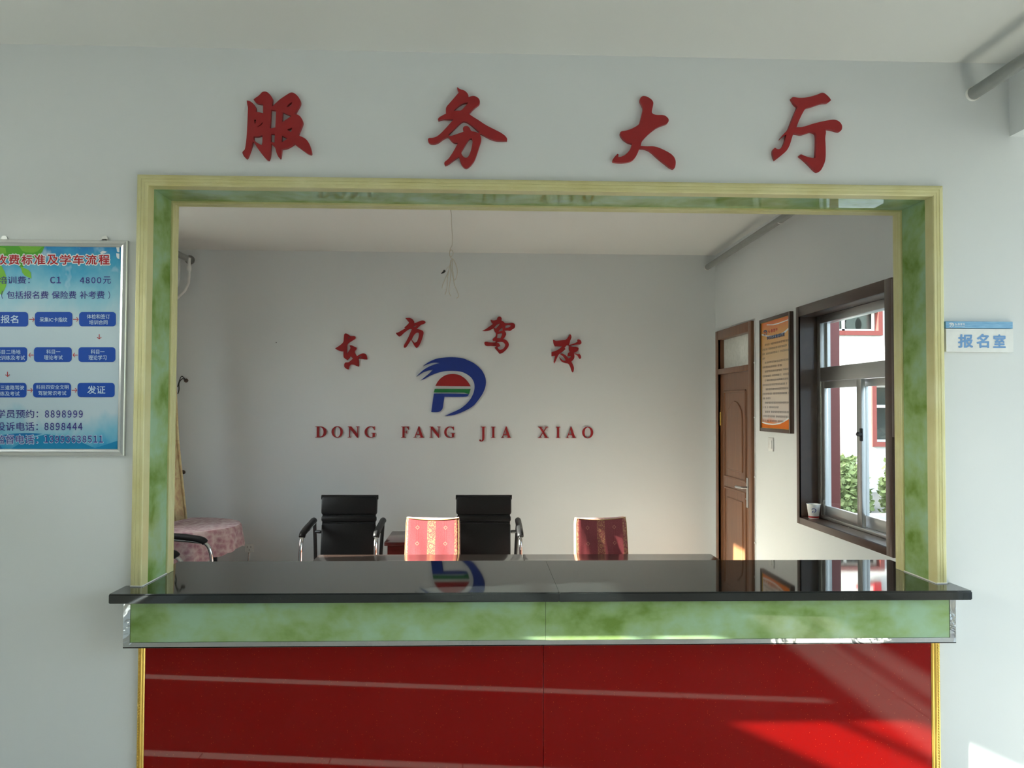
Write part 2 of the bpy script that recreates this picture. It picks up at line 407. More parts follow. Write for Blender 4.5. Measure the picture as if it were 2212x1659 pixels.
# ------------------------------------------------------------------ counter
ct = empty('service_counter', (0.208, -0.02, 0), 'red glossy service counter front with green jade fascia and gold edge trims', 'counter')
SEAM = 0.2075
for a, b in ((-1.073, SEAM-0.0006), (SEAM+0.0006, 1.497)):
    MB().box((a, -0.011, 0.0), (b, -0.001, 0.846), bev=0.0008, seg=1).build('red_panel', M['redpanel'], ct)
for a, b in ((-1.0895, SEAM-0.0004), (SEAM+0.0004, 1.5165)):
    MB().box((a, -0.090, 0.8625), (b, -0.078, 0.9885), bev=0.0005, seg=1).build('jade_fascia', M['jade'], ct, label='green jade fascia panel')
MB().box((-1.095, -0.078, 0.848), (1.522, -0.001, 0.9885)).build('fascia_core', M['darkwood'], ct)
m = MB(); m.box((-1.111, -0.0915, 0.845), (1.537, -0.0775, 0.8622)); m.box((-1.111, -0.0915, 0.8448), (1.537, -0.012, 0.8478)); m.build('chrome_strip', M['chromestrip'], ct, label='polished chrome bottom strip')
for a, b in ((-1.111, -1.090), (1.517, 1.537)):
    m = MB(); m.box((a, -0.0915, 0.8624), (b, -0.0775, 0.9885)); m.box((a if a < 0 else b-0.003, -0.0775, 0.848), ((a+0.003) if a < 0 else b, -0.001, 0.9885)); m.build('chrome_strip', M['chromestrip'], ct, label='polished chrome end strip')
for sgn, X in ((-1, -1.0735), (1, 1.4975)):
    m = MB(); W_ = 0.030 if sgn > 0 else 0.0225
    prof = [(0, -0.001), (0, -0.0115), (W_*.12, -0.0145), (W_*.2, -0.012), (W_*.32, -0.012), (W_*.45, -0.0155), (W_*.58, -0.012), (W_*.66, -0.0115), (W_, -0.010), (W_, -0.001)]
    m.prism([(X+sgn*u, v, 0.0) for u, v in prof], (0, 0, 0.8445))
    for k in range(94):
        z = 0.006+k*0.0089; cx_ = X+sgn*W_*0.83
        m.lathe([(0.0006, -0.0042), (0.0026, -0.0026), (0.0034, 0), (0.0026, 0.0026), (0.0006, 0.0042)], (cx_, -0.0105, z), seg=7)
    m.build('gold_trim', M['gold'], ct, label='gilded beaded edge trim')
gt = empty('granite_countertop', (0.21, 0.1, 0.9895), 'black polished granite countertop running through the service opening', 'countertop')
def slab(x0, x1, L):
    # L: -1 left slab, +1 right slab, each stepping around its jamb
    e0, e1, e2 = (-1.142, -1.0962, -1.125) if L < 0 else (1.571, 1.5252, 1.575)
    pts = [(SEAM+0.04, -0.125), (SEAM+0.04, 0.42), (e2, 0.42), (e2, 0.2405), (e1, 0.2405), (e1, -0.0005), (e0, -0.0005), (e0, -0.125)]
    pts = [(p[0]+(0.0004 if L > 0 else -0.0004) if abs(p[0]-SEAM-0.04) < 1e-6 else p[0], p[1]) for p in pts]
    v, f = plate([pts], 0.030, smooth=0)
    bm = bmesh.new(); vs = [bm.verts.new(p) for p in v]
    for q in f:
        try: bm.faces.new([vs[i] for i in q])
        except ValueError: pass
    bmesh.ops.remove_doubles(bm, verts=bm.verts, dist=1e-6); bmesh.ops.recalc_face_normals(bm, faces=bm.faces)
    ed = [e for e in bm.edges if len(e.link_faces) == 2 and e.calc_face_angle(0) > 1.2 and abs(e.verts[0].co.z-e.verts[1].co.z) < 1e-5 and e.verts[0].co.y < -0.1 and e.verts[1].co.y < -0.1]
    bmesh.ops.bevel(bm, geom=ed, offset=0.004, segments=2, affect='EDGES')
    for q in bm.verts: q.co.z += 1.0045
    mb = MB(); mb.bm(bm); mb.build('slab', M['granite'], gt)
slab(0, 0, -1); slab(0, 0, 1)

# ------------------------------------------------------------------ raised lettering
def traced(loops, ox, oy, sc, y, thick):
    """outline read off the photo -> (x, z) on the wall plane, then a plate standing on the wall"""
    L = []
    for lp in loops:
        L.append([(lambda p: (p[0], p[2]))(at(ox+a/sc, oy+b/sc, y=y-thick)) for a, b in lp])
    v, f = plate(L, thick)
    mb = MB(); mb.add([(p[0], y-thick/2-0.0003-p[2], p[1]) for p in v], f); return mb
CH = {}
CH['fu'] = (480, 160, 7.5417, [
 [(400,430),(455,440),(500,475),(540,520),(553,570),(548,612),(600,622),(665,637),(665,488),(600,485),(545,465),(510,415),(530,395),(600,350),(650,290),(695,282),(740,295),(790,345),(822,400),(815,470),(812,525),(822,522),(870,475),(940,410),(1030,350),(1115,297),(1160,302),(1215,340),(1265,405),(1280,465),(1262,515),(1215,590),(1185,655),(1215,655),(1265,680),(1300,730),(1318,790),(1295,855),(1265,920),(1240,990),(1265,1010),(1340,1040),(1390,1085),(1425,1150),(1450,1235),(1460,1295),(1440,1312),(1390,1295),(1330,1250),(1260,1200),(1175,1135),(1130,1165),(1060,1205),(970,1222),(962,1290),(952,1365),(940,1375),(915,1350),(885,1290),(860,1185),(830,1165),(797,1130),(790,1250),(780,1350),(755,1402),(735,1402),(700,1370),(640,1295),(560,1185),(500,1090),(490,1130),(470,1210),(440,1290),(410,1362),(390,1375),(355,1345),(325,1280),(340,1255),(370,1230),(385,1140),(400,1000),(410,800),(418,600),(420,540),(405,490)],
 [(512,1015),(580,1018),(655,997),(655,1120),(640,1157),(570,1120),(510,1075)],
 [(520,745),(548,745),(540,800),(532,815)], [(560,862),(610,835),(658,785),(655,810),(610,850)],
 [(797,580),(878,588),(865,870),(780,885)], [(795,975),(858,975),(850,1115),(795,1105)],
 [(1045,540),(1085,485),(1142,452),(1125,500),(1090,530)], [(985,625),(1125,683),(975,785)], [(1055,905),(1140,873),(1122,940)], [(970,1003),(1060,1050),(970,1113)]])
CH['wu'] = (890, 170, 7.5417, [
 [(733,137),(790,175),(850,188),(895,225),(918,265),(922,300),(960,285),(1010,278),(1060,298),(1095,330),(1107,370),(1100,410),(1040,455),(980,510),(925,572),(985,615),(1080,672),(1200,755),(1330,820),(1450,880),(1520,930),(1553,980),(1548,1008),(1480,1010),(1390,1010),(1290,985),(1190,935),(1120,893),(1103,910),(1128,960),(1128,1010),(1100,1090),(1060,1220),(1020,1330),(960,1410),(900,1458),(860,1455),(815,1415),(785,1340),(765,1270),(740,1285),(660,1340),(590,1395),(540,1410),(522,1380),(535,1350),(590,1310),(640,1240),(700,1140),(750,1045),(690,1045),(650,1020),(600,955),(570,945),(500,985),(430,1040),(370,1060),(300,1058),(265,1030),(258,985),(275,965),(340,965),(410,940),(480,880),(560,795),(630,715),(680,660),(600,660),(500,655),(430,680),(420,660),(440,630),(500,595),(553,570),(550,490),(565,450),(600,412),(680,320),(740,250),(770,215),(745,190)],
 [(675,525),(740,455),(830,400),(920,385),(870,445),(800,522),(740,518)],
 [(588,915),(700,810),(820,690),(880,698),(960,750),(1040,820),(1092,865),(1080,885),(1030,865),(962,855),(945,810),(915,775),(880,767),(845,778),(828,805),(830,840),(850,860),(800,878),(720,905),(625,938)],
 [(795,1200),(850,1110),(910,1010),(945,975),(975,975),(990,1010),(975,1110),(945,1220),(905,1285),(865,1290),(825,1260)]])
CH['da'] = (1290, 180, 7.5417, [
 [(690,275),(705,235),(740,205),(790,208),(840,230),(890,265),(917,310),(910,365),(885,470),(910,500),(960,515),(1080,515),(1130,540),(1165,580),(1165,620),(1140,655),(1050,685),(970,720),(900,770),(820,840),(760,905),(725,950),(708,1020),(800,1028),(920,1025),(1000,1045),(1100,1090),(1200,1145),(1255,1200),(1280,1260),(1278,1330),(1262,1385),(1235,1395),(1180,1370),(1080,1290),(980,1210),(880,1115),(820,1080),(760,1062),(688,1060),(670,1110),(640,1180),(590,1245),(530,1275),(440,1292),(330,1290),(265,1280),(248,1262),(255,1235),(290,1190),(330,1148),(347,1155),(345,1200),(380,1200),(450,1170),(510,1115),(550,1050),(570,985),(500,965),(430,915),(385,860),(370,815),(385,782),(450,775),(540,750),(630,705),(690,660),(710,580),(735,480),(750,400),(720,340)]])
CH['ting'] = (1630, 180, 7.5417, [
 [(595,245),(625,220),(720,238),(830,233),(940,210),(1030,180),(1095,150),(1140,160),(1195,205),(1230,245),(1247,275),(1200,315),(1110,320),(1020,345),(930,380),(832,402),(790,470),(730,590),(682,715),(760,715),(850,692),(960,655),(1080,625),(1200,600),(1290,590),(1350,602),(1400,640),(1428,690),(1425,750),(1395,785),(1350,782),(1280,760),(1200,745),(1155,750),(1165,800),(1150,880),(1158,1020),(1160,1180),(1150,1270),(1110,1370),(1070,1430),(1025,1450),(980,1420),(900,1335),(800,1240),(725,1180),(755,1155),(850,1195),(950,1220),(990,1210),(1000,1100),(1005,950),(1003,830),(970,800),(910,790),(850,810),(770,838),(700,825),(635,815),(610,880),(580,990),(540,1075),(490,1130),(410,1195),(335,1252),(312,1215),(295,1150),(298,1080),(333,1047),(370,1075),(415,1070),(455,1030),(485,965),(505,890),(518,830),(460,870),(412,915),(420,890),(480,820),(550,750),(580,670),(630,540),(700,380),(650,340)]])
CH['dong'] = (700, 660, 6.912, [
 [(165,640),(230,600),(290,550),(295,480),(300,425),(325,412),(360,430),(395,458),(450,455),(470,465),(470,495),(430,520),(380,550),(348,580),(345,620),(343,720),(390,650),(395,625),(378,595),(410,592),(450,612),(485,625),(487,650),(455,685),(465,715),(490,757),(530,730),(580,712),(620,720),(638,750),(645,805),(600,803),(555,795),(515,797),(522,850),(520,912),(490,905),(450,885),(400,878),(378,905),(365,955),(340,950),(300,920),(300,870),(320,847),(365,850),(400,820),(430,793),(412,770),(395,757),(375,790),(350,815),(320,800),(288,770),(290,685),(255,685),(200,665)],
 [(362,470),(388,480),(360,500)], [(508,788),(535,762),(565,757),(545,778)]])
CH['fang'] = (700, 660, 6.912, [
 [(1212,185),(1280,182),(1325,205),(1348,245),(1345,265),(1400,245),(1465,220),(1500,228),(1517,247),(1500,270),(1450,285),(1410,320),(1380,348),(1440,360),(1480,380),(1487,410),(1470,480),(1440,560),(1410,610),(1380,635),(1350,605),(1320,550),(1300,510),(1270,555),(1235,610),(1210,632),(1190,625),(1192,590),(1230,530),(1270,450),(1310,355),(1285,345),(1240,370),(1190,410),(1150,450),(1120,463),(1085,435),(1072,408),(1100,405),(1160,370),(1215,340),(1198,330),(1250,280),(1270,255),(1245,225)],
 [(1330,318),(1355,300),(1385,298),(1350,325)], [(1308,510),(1335,450),(1370,408),(1405,402),(1420,420),(1410,480),(1385,545),(1350,555)]])
CH['jia'] = (1020, 660, 6.914, [
 [(275,213),(320,225),(370,210),(372,185),(395,162),(425,165),(442,190),(438,225),(470,240),(490,265),(550,265),(605,258),(635,275),(645,310),(630,340),(600,355),(568,380),(530,372),(480,375),(500,400),(510,430),(490,470),(462,502),(500,510),(535,540),(550,580),(540,620),(500,670),(450,710),(410,720),(385,690),(355,655),(333,628),(350,622),(360,608),(300,603),(215,607),(190,590),(180,555),(200,538),(250,550),(345,552),(350,530),(310,528),(303,500),(330,480),(355,455),(358,412),(335,390),(320,340),(250,375),(190,382),(150,378),(200,355),(260,310),(310,275),(285,250)],
 [(330,330),(355,295),(400,270),(415,272),(385,310),(355,345)], [(392,388),(430,345),(450,330),(452,375),(420,382)], [(498,300),(545,290),(578,298),(560,325),(495,335)],
 [(378,425),(440,412),(450,430),(420,490),(372,485)], [(375,545),(430,538),(470,550),(495,580),(488,615),(460,650),(420,662),(395,655),(378,620),(422,605),(400,562),(372,555)]])
CH['xiao'] = (1020, 660, 6.914, [
 [(1208,510),(1250,530),(1330,520),(1405,512),(1440,460),(1460,430),(1478,438),(1485,480),(1465,520),(1455,560),(1445,590),(1480,580),(1540,560),(1575,540),(1570,510),(1590,503),(1625,520),(1635,560),(1615,583),(1570,580),(1510,590),(1450,602),(1500,615),(1560,615),(1590,635),(1585,670),(1550,695),(1515,710),(1580,730),(1600,720),(1622,745),(1630,780),(1610,800),(1590,780),(1575,745),(1520,715),(1530,760),(1520,800),(1480,840),(1505,880),(1522,930),(1515,985),(1500,1000),(1485,980),(1470,920),(1440,865),(1390,860),(1340,840),(1310,800),(1300,770),(1320,790),(1360,825),(1400,822),(1370,770),(1310,720),(1350,715),(1400,745),(1440,790),(1475,770),(1470,755),(1425,755),(1430,710),(1460,690),(1442,660),(1445,600),(1415,592),(1380,630),(1395,650),(1350,690),(1290,730),(1260,800),(1232,863),(1215,845),(1230,790),(1240,750),(1185,755),(1185,695),(1240,680),(1300,650),(1340,610),(1235,610),(1215,570)]])
for k, lab in (('fu', 'large red character above the opening, leftmost of the four, with vertical strokes'), ('wu', 'large red character above the opening, second from the left, wide legs over a loop'),
               ('da', 'large red character above the opening, third from the left, like a striding figure'), ('ting', 'large red character above the opening, rightmost of the four, with a hooked stem')):
    ox, oy, sc, L = CH[k]; traced(L, ox, oy, sc, 0.0, 0.014).build('wall_character', M['redletter'], label=lab, cat='character', group='large red characters above the opening')
for k, lab in (('dong', 'small red character on the back wall, leftmost of the arc over the emblem'), ('fang', 'small red character on the back wall, left of the pair above the emblem'),
               ('jia', 'small red character on the back wall, right of the pair above the emblem'), ('xiao', 'small red character on the back wall, rightmost of the arc over the emblem')):
    ox, oy, sc, L = CH[k]; traced(L, ox, oy, sc, YB, 0.012).build('wall_character', M['redletter'], label=lab, cat='character', group='small red characters over the emblem')
EM = dict(swoosh=[(357,868),(430,815),(510,775),(600,750),(760,738),(920,752),(1000,785),(1080,820),(1150,875),(1210,940),(1250,1020),(1262,1100),(1250,1180),(1210,1270),(1140,1370),(1080,1440),(980,1500),(880,1545),(780,1575),(668,1585),(740,1550),(830,1510),(900,1475),(980,1410),(1040,1340),(1080,1260),(1098,1180),(1090,1100),(1050,1030),(980,980),(900,945),(780,935),(660,940),(560,965),(460,1005),(390,1045),(322,1075),(400,1010),(450,970),(500,920),(430,930),(350,960),(262,1018),(310,970),(370,915),(450,870),(530,840),(595,825),(530,815),(450,830)],
          dome=[(533,1152),(562,1098),(600,1050),(650,1013),(700,990),(785,978),(880,993),(960,1045),(1010,1105),(1040,1158)],
          bar=[(525,1195),(1040,1197),(1018,1268),(975,1258),(940,1245),(512,1245)],
          stem=[(512,1260),(940,1265),(1016,1271),(990,1313),(665,1308),(650,1400),(640,1480),(600,1520),(560,1530),(475,1528)])
ec = at(975, 835, y=YB)
em = empty('wall_emblem', (ec[0], YB, ec[2]-0.22), 'blue swoosh emblem with red dome and green bar on the back wall', 'emblem')
for k, mt, nm in (('swoosh', 'logoblue', 'swoosh'), ('dome', 'logored', 'dome'), ('bar', 'logogreen', 'bar'), ('stem', 'logoblue', 'stem')):
    traced([EM[k]], 860, 660, 6.637, YB, 0.010).build(nm, M[mt], em, label={'dome': 'red half dome', 'bar': 'green bar', 'stem': 'blue stem', 'swoosh': 'blue swoosh'}[nm])

# serif capitals (unit cap height, baseline 0)
def ell(cx, cy, rx, ry, n=28, a0=0, a1=360): return [(cx+rx*math.cos(math.radians(a0+(a1-a0)*i/n)), cy+ry*math.sin(math.radians(a0+(a1-a0)*i/n))) for i in range(n+(0 if a1-a0 == 360 else 1))]
S = 0.045
GL = {
 'D': [[(0, 0), (0.46, 0)]+ell(0.42, 0.5, 0.5, 0.5, 16, -85, 85)+[(0.46, 1), (0, 1), (0, 1-S), (0.12, 1-S), (0.12, S), (0, S)], [(0.32, 0.06), (0.32, 0.94)]+ell(0.38, 0.5, 0.30, 0.44, 14, 85, -85)],
 'O': [ell(0.49, 0.5, 0.49, 0.52), ell(0.49, 0.5, 0.28, 0.46)],
 'N': [[(0, 0), (0.28, 0), (0.28, S), (0.17, S), (0.17, 0.80), (0.78, -0.02), (0.85, -0.02), (0.85, 1-S), (0.96, 1-S), (0.96, 1), (0.67, 1), (0.67, 1-S), (0.79, 1-S), (0.79, 0.34), (0.29, 1), (0, 1), (0, 1-S), (0.11, 1-S), (0.11, S), (0, S)]],
 'G': [[(0.80, 0.68), (0.84, 0.68), (0.84, 1.0), (0.80, 1.0), (0.76, 0.95)]+ell(0.50, 0.5, 0.50, 0.52, 18, 62, 298)+[(0.86, 0.07), (0.86, 0.38), (0.95, 0.38), (0.95, 0.42), (0.56, 0.42), (0.56, 0.38), (0.67, 0.38), (0.67, 0.06)]+ell(0.54, 0.5, 0.33, 0.47, 16, 285, 75)+[(0.70, 0.88)]],
 'F': [[(0, 0), (0.46, 0), (0.46, S), (0.32, S), (0.32, 0.47), (0.48, 0.47), (0.53, 0.36), (0.57, 0.36), (0.57, 0.66), (0.53, 0.66), (0.48, 0.53), (0.32, 0.53), (0.32, 0.94), (0.56, 0.94), (0.69, 0.72), (0.73, 0.72), (0.71, 1), (0, 1), (0, 1-S), (0.12, 1-S), (0.12, S), (0, S)]],
 'A': [[(0, 0), (0.29, 0), (0.29, S), (0.19, S), (0.25, 0.26), (0.57, 0.26), (0.65, S), (0.55, S), (0.55, 0), (0.98, 0), (0.98, S), (0.89, S), (0.53, 1.02), (0.46, 1.02), (0.10, S), (0, S)], [(0.275, 0.325), (0.545, 0.325), (0.41, 0.76)]],
 'J': [[(0.12, 1), (0.58, 1), (0.58, 1-S), (0.46, 1-S), (0.46, 0.02), (0.42, -0.18), (0.32, -0.30), (0.16, -0.34), (0.02, -0.29), (-0.02, -0.20), (0.04, -0.14), (0.12, -0.16), (0.17, -0.25), (0.22, -0.25), (0.25, -0.15), (0.25, 1-S), (0.12, 1-S)]],
 'I': [[(0, 0), (0.44, 0), (0.44, S), (0.32, S), (0.32, 1-S), (0.44, 1-S), (0.44, 1), (0, 1), (0, 1-S), (0.12, 1-S), (0.12, S), (0, S)]],
 'X': [[(0, 0), (0.33, 0), (0.33, S), (0.20, S), (0.44, 0.42), (0.68, S), (0.57, S), (0.57, 0), (1.0, 0), (1.0, S), (0.90, S), (0.56, 0.55), (0.82, 1-S), (0.94, 1-S), (0.94, 1), (0.63, 1), (0.63, 1-S), (0.74, 1-S), (0.52, 0.63), (0.32, 1-S), (0.44, 1-S), (0.44, 1), (0.01, 1), (0.01, 1-S), (0.10, 1-S), (0.41, 0.49), (0.11, S), (0, S)]],
}
ROW = [('D', 70, 152, 'first'), ('O', 188, 270, 'first'), ('N', 305, 390, 'first'), ('G', 427, 510, 'first'), ('F', 692, 748, 'second'), ('A', 780, 860, 'second'), ('N', 897, 977, 'second'), ('G', 1003, 1083, 'second'),
       ('J', 1257, 1305, 'third'), ('I', 1343, 1375, 'third'), ('A', 1415, 1490, 'third'), ('X', 1683, 1762, 'fourth'), ('I', 1812, 1845, 'fourth'), ('A', 1885, 1960, 'fourth'), ('O', 2003, 2083, 'fourth')]
for ch, a, b, wd in ROW:
    yt = 104+4.5*(a/2000); yb = 184+5*(a/2000); k = 3.3515
    p0 = at(660+a/k, 890+yb/k, y=YB-0.01); p1 = at(660+b/k, 890+yt/k, y=YB-0.01)
    xs = [p[0] for l in GL[ch] for p in l]; x0, x1 = min(xs), max(xs)
    hgt = p1[2]-p0[2]
    if ch == 'J': hgt *= 1.0
    L = [[(p0[0]+(x-x0)/(x1-x0)*(p1[0]-p0[0]), p0[2]+z*hgt) for x, z in l] for l in GL[ch]]
    v, f = plate(L, 0.010, smooth=0); mb = MB(); mb.add([(p[0], YB-0.0053-p[2], p[1]) for p in v], f)
    mb.build('wall_letter', M['redletter'], label='red capital letter %s in the %s word of the row under the emblem' % (ch, wd), cat='letter', group='red capital letters under the emblem')

# ------------------------------------------------------------------ printed boards
def ink(name, r, g, b, rough=0.5): return plain(name, srgb(r, g, b), rough, var=0.02, spec=0.25)
M['ink_red'] = ink('red_print', 178, 34, 44); M['ink_navy'] = ink('violet_blue_print', 66, 60, 140); M['ink_blue'] = ink('blue_box_print', 20, 74, 168)
M['ink_white'] = ink('white_print', 232, 236, 238); M['ink_pale'] = ink('pale_box_text_print', 196, 218, 236); M['ink_leaf'] = ink('leaf_green_print', 122, 186, 64); M['ink_leaf2'] = ink('deep_leaf_green_print', 86, 166, 50)
M['ink_wave'] = ink('cyan_wave_print', 24, 132, 182); M['ink_wave2'] = ink('deep_blue_wave_print', 20, 112, 176)
M['ink_grey'] = ink('grey_text_print', 70, 66, 70); M['ink_title'] = ink('dark_blue_title_print', 52, 80, 120); M['ink_orange'] = ink('orange_print', 226, 120, 34); M['ink_signblue'] = ink('light_blue_print', 120, 164, 214)
def m_notice():
    b = NB('blue_sky_print'); v = b.coord((1, 1, 1), 'Generated'); s = b.sep(v); n = b.noise(v, 4.5, 4, 0.55, 0.3)
    h = b.math('ADD', s[2], b.math('MULTIPLY', b.math('SUBTRACT', n, 0.5), 0.28))
    base = b.ramp(h, [(0.0, srgb(40, 150, 200)), (0.08, srgb(120, 185, 210)), (0.2, srgb(186, 204, 214)), (0.62, srgb(190, 207, 216)), (0.78, srgb(140, 196, 216)), (0.90, srgb(70, 166, 206)), (1.0, srgb(30, 120, 190))])
    g = b.noise(v, 7, 3); cl = b.math('MULTIPLY', b.math('GREATER_THAN', s[2], 0.74), b.math('SMOOTH_MIN', b.math('MAXIMUM', b.math('MULTIPLY', b.math('SUBTRACT', g, 0.55), 5.0), 0.0), 0.75, 0.1))
    return b.bsdf(b.mix(cl, base, srgb(206, 224, 232)), 0.5, spec=0.25)
M['notice'] = m_notice()
def sheet_text(mb, txt, box, y, mi, bold=0.0, lift=0.0006, spacing=1.0):
    if '\uff10' <= txt[-1] <= '\uff19': spacing = 0.54
    """lettering flat on a front-wall board; box = left, top, right, bottom as seen in the photo"""
    v, f, _ = text2d(txt, bold, spacing)
    a = at(box[0], box[1], y=y); b = at(box[2], box[1], y=y); c = at(box[0], box[3], y=y); d = at(box[2], box[3], y=y)
    def fn(u, w, k):
        p = c*(1-u)*(1-w)+d*u*(1-w)+a*(1-u)*w+b*u*w; return (p[0], y-lift-k*0.00002, p[2])
    mb.map2d((v, f), fn, mi)
def sheet_poly(mb, pts, y, mi, lift=0.0004, smooth=1):
    L = [[(lambda p: (p[0], p[2]))(at(a, b, y=y)) for a, b in pts]]
    v, f = plate(L, 0.0, smooth)
    mb.add([(p[0], y-lift, p[1]) for p in v], f, mi)
def rrect(x0, y0, x1, y1, r):
    q = []
    for cx, cy, a in ((x1-r, y0+r, -90), (x1-r, y1-r, 0), (x0+r, y1-r, 90), (x0+r, y0+r, 180)): q += ell(cx, cy, r, r, 5, a, a+90)
    return q
nb = empty('notice_board', (-1.39, -0.01, 1.438), 'blue printed notice board in a silver aluminium frame left of the opening', 'notice board')
NX0, NX1, NZ0, NZ1 = -1.635, -1.150, 1.438, 2.136
NY = -0.012
mb = MB(); fw = 0.022
for a, b_, c_, d_ in (((NX0, NZ0), (NX1, NZ0), (NX1-fw, NZ0+fw), (NX0+fw, NZ0+fw)), ((NX1, NZ0), (NX1, NZ1), (NX1-fw, NZ1-fw), (NX1-fw, NZ0+fw)), ((NX1, NZ1), (NX0, NZ1), (NX0+fw, NZ1-fw), (NX1-fw, NZ1-fw)), ((NX0, NZ1), (NX0, NZ0), (NX0+fw, NZ0+fw), (NX0+fw, NZ1-fw))):
    lerp = lambda p, q, t: (p[0]+(q[0]-p[0])*t, p[1]+(q[1]-p[1])*t)
    rows = []
    for t, yy in ((0, -0.001), (0, -0.013), (0.12, -0.017), (0.5, -0.019), (0.62, -0.0165), (0.9, -0.0145), (1, -0.0125), (1, -0.006)):
        p = lerp(a, d_, t); q = lerp(b_, c_, t); rows += [(p[0], yy, p[1]), (q[0], yy, q[1])]
    mb.add(rows, [[2*i, 2*i+1, 2*i+3, 2*i+2] for i in range(7)])
mb.build('board_frame', M['alu'], nb)
mb = MB(); mb.box((NX0+0.012, NY+0.0002, NZ0+0.012), (NX1-0.012, -0.0015, NZ1-0.012), 0)
P = NY
sheet_poly(mb, [(-28, 528), (98, 528), (90, 548), (66, 563), (46, 580), (28, 560), (-10, 560)], P, 2, 0.0003); sheet_poly(mb, [(2, 572), (12, 590), (16, 612), (4, 638), (-20, 620), (-28, 586)], P, 1, 0.0003); sheet_poly(mb, [(44, 575), (66, 585), (68, 602), (50, 594)], P, 1, 0.00035)
sheet_poly(mb, [(40, 530), (92, 533), (78, 546), (50, 545)], P, 1, 0.00045); sheet_poly(mb, [(0, 534), (12, 536), (14, 548), (0, 548)], P, 1, 0.00045)
sheet_poly(mb, [(216, 546), (222, 541), (231, 544), (226, 547), (219, 549)], P, 3, 0.0004); sheet_poly(mb, [(251, 533), (258, 530), (258, 545), (253, 544)], P, 3, 0.0004); sheet_poly(mb, [(251, 547), (258, 548), (258, 560), (252, 557)], P, 3, 0.0004)
sheet_poly(mb, [(-28, 947), (20, 937), (60, 935), (92, 937), (76, 941), (40, 950), (-28, 962)], P, 5, 0.0003)
sheet_poly(mb, [(20, 972), (60, 948), (100, 938), (150, 944), (180, 957), (205, 968), (254, 952), (253, 972)], P, 4, 0.0003, 0); sheet_poly(mb, [(-28, 972), (0, 962), (8, 972)], P, 5, 0.0003, 0)
for i, c in enumerate('收费标准及学车流程'):
    x = 10+i*27.6 if i else 6
    bx = (-9+i*27.75+(0 if i else 0), 550, 15+i*27.75+3, 572)
    sheet_text(mb, c, (bx[0]-0.5, bx[1]-0.5, bx[2]-2.5, bx[3]+0.5), P, 3, 0.07, 0.0006); sheet_text(mb, c, (bx[0]+0.6, bx[1]+0.6, bx[2]-3.6, bx[3]-0.6), P, 6, 0.022, 0.0009)
for txt, bx in (('培训费：', (-4, 597, 64.5, 613)), ('Ｃ１', (108.5, 598, 131.5, 612)), ('４８００', (173, 599, 218.5, 612)), ('元', (223, 597.5, 239.5, 613)), ('（', (3, 628, 7, 646)), ('包括报名费', (15, 629, 104.5, 645.5)), ('保险费', (112, 629, 165, 645.5)), ('补考费', (172.5, 629, 226, 645.5)), ('）', (234, 629, 238, 646)),
                ('学员预约：', (-7, 885, 82.5, 903)), ('８８９８９９９', (97.5, 886.5, 179, 902)), ('投诉电话：', (-8, 912, 82, 930.5)), ('８８９８４４４', (96.5, 913.5, 178, 929))):
    sheet_text(mb, txt, bx, P, 7, (0.018 if '\uff10' <= txt[-1] <= '\uff19' else 0.006) if txt[0] not in '（）' else 0.0, 0.0007)
for txt, bx in (('监督电话：', (-9, 940, 81.5, 958.5)), ('１３９９３６３８５１１', (96, 941, 222.5, 956))):
    sheet_text(mb, txt, (bx[0]-.7, bx[1]-.7, bx[2]+.7, bx[3]+.7), P, 9, 0.045, 0.0006); sheet_text(mb, txt, bx, P, 7, 0.018 if '\uff10' <= txt[-1] <= '\uff19' else 0.006, 0.0009)
BX = [(-20, 674, 61, 705.5), (75.5, 674, 156.5, 705.5), (171, 674, 250.5, 705), (-22, 750, 59, 782), (73.5, 750, 155, 782), (169.5, 750, 249.5, 782), (-24, 827, 57.5, 858.5), (71.5, 827, 153.5, 858.5), (167.5, 827, 248, 858)]
for x0, y0, x1, y1 in BX: sheet_poly(mb, rrect(x0, y0, x1, y1, 7), P, 8, 0.0005, 0)
for txt, bx, bo in (('报名', (2, 681, 39.5, 698), .012), ('采集IC卡指纹', (86, 685.5, 145.5, 695.5), .006), ('体检和签订', (188, 679, 237.5, 688.5), .006), ('培训合同', (193, 691.5, 232.5, 701), .006),
                    ('科目二场地', (-8, 755.5, 44.5, 765), .006), ('驾驶训练及考试', (-18, 768, 54, 777.5), .006), ('科目一', (100.5, 755, 130.5, 764.5), .006), ('理论考试', (95.5, 767.5, 135.5, 777), .006), ('科目一', (196.5, 755, 226, 764.5), .006), ('理论学习', (191.5, 767.5, 230.5, 777.5), .006),
                    ('科目三道路驾驶', (-20, 832.5, 52.5, 842), .006), ('训练及考试', (-10, 845.5, 42.5, 855), .006), ('科目四安全文明', (78.5, 831.5, 148.5, 841), .006), ('驾驶常识考试', (83, 844.5, 143.5, 854), .006), ('发证', (189, 833.5, 227.5, 850.5), .012)):
    sheet_text(mb, txt, bx, P, 10, bo, 0.0008)
def arrow(x0, y0, x1, y1, mi=6):
    d = np.array([x1-x0, y1-y0], float); L = np.hypot(*d); d /= L; n = np.array([-d[1], d[0]]); p = np.array([x0, y0]); q = np.array([x1, y1])
    pts = [p+n*.8, q-d*2+n*.8, q-d*5.2+n*4.2, q-d*4.0+n*5.2, q, q-d*4.0-n*5.2, q-d*5.2-n*4.2, q-d*2-n*.8, p-n*.8]
    sheet_poly(mb, [tuple(k) for k in pts], P, mi, 0.0006, 0)
for a in ((63, 690, 75, 690), (158, 690, 170, 690), (214.5, 722, 214.5, 733), (73, 767, 61.5, 767), (168, 767, 157, 767), (16.5, 803, 16.5, 814), (59, 843, 71, 843), (155, 843, 167, 843)): arrow(*a)
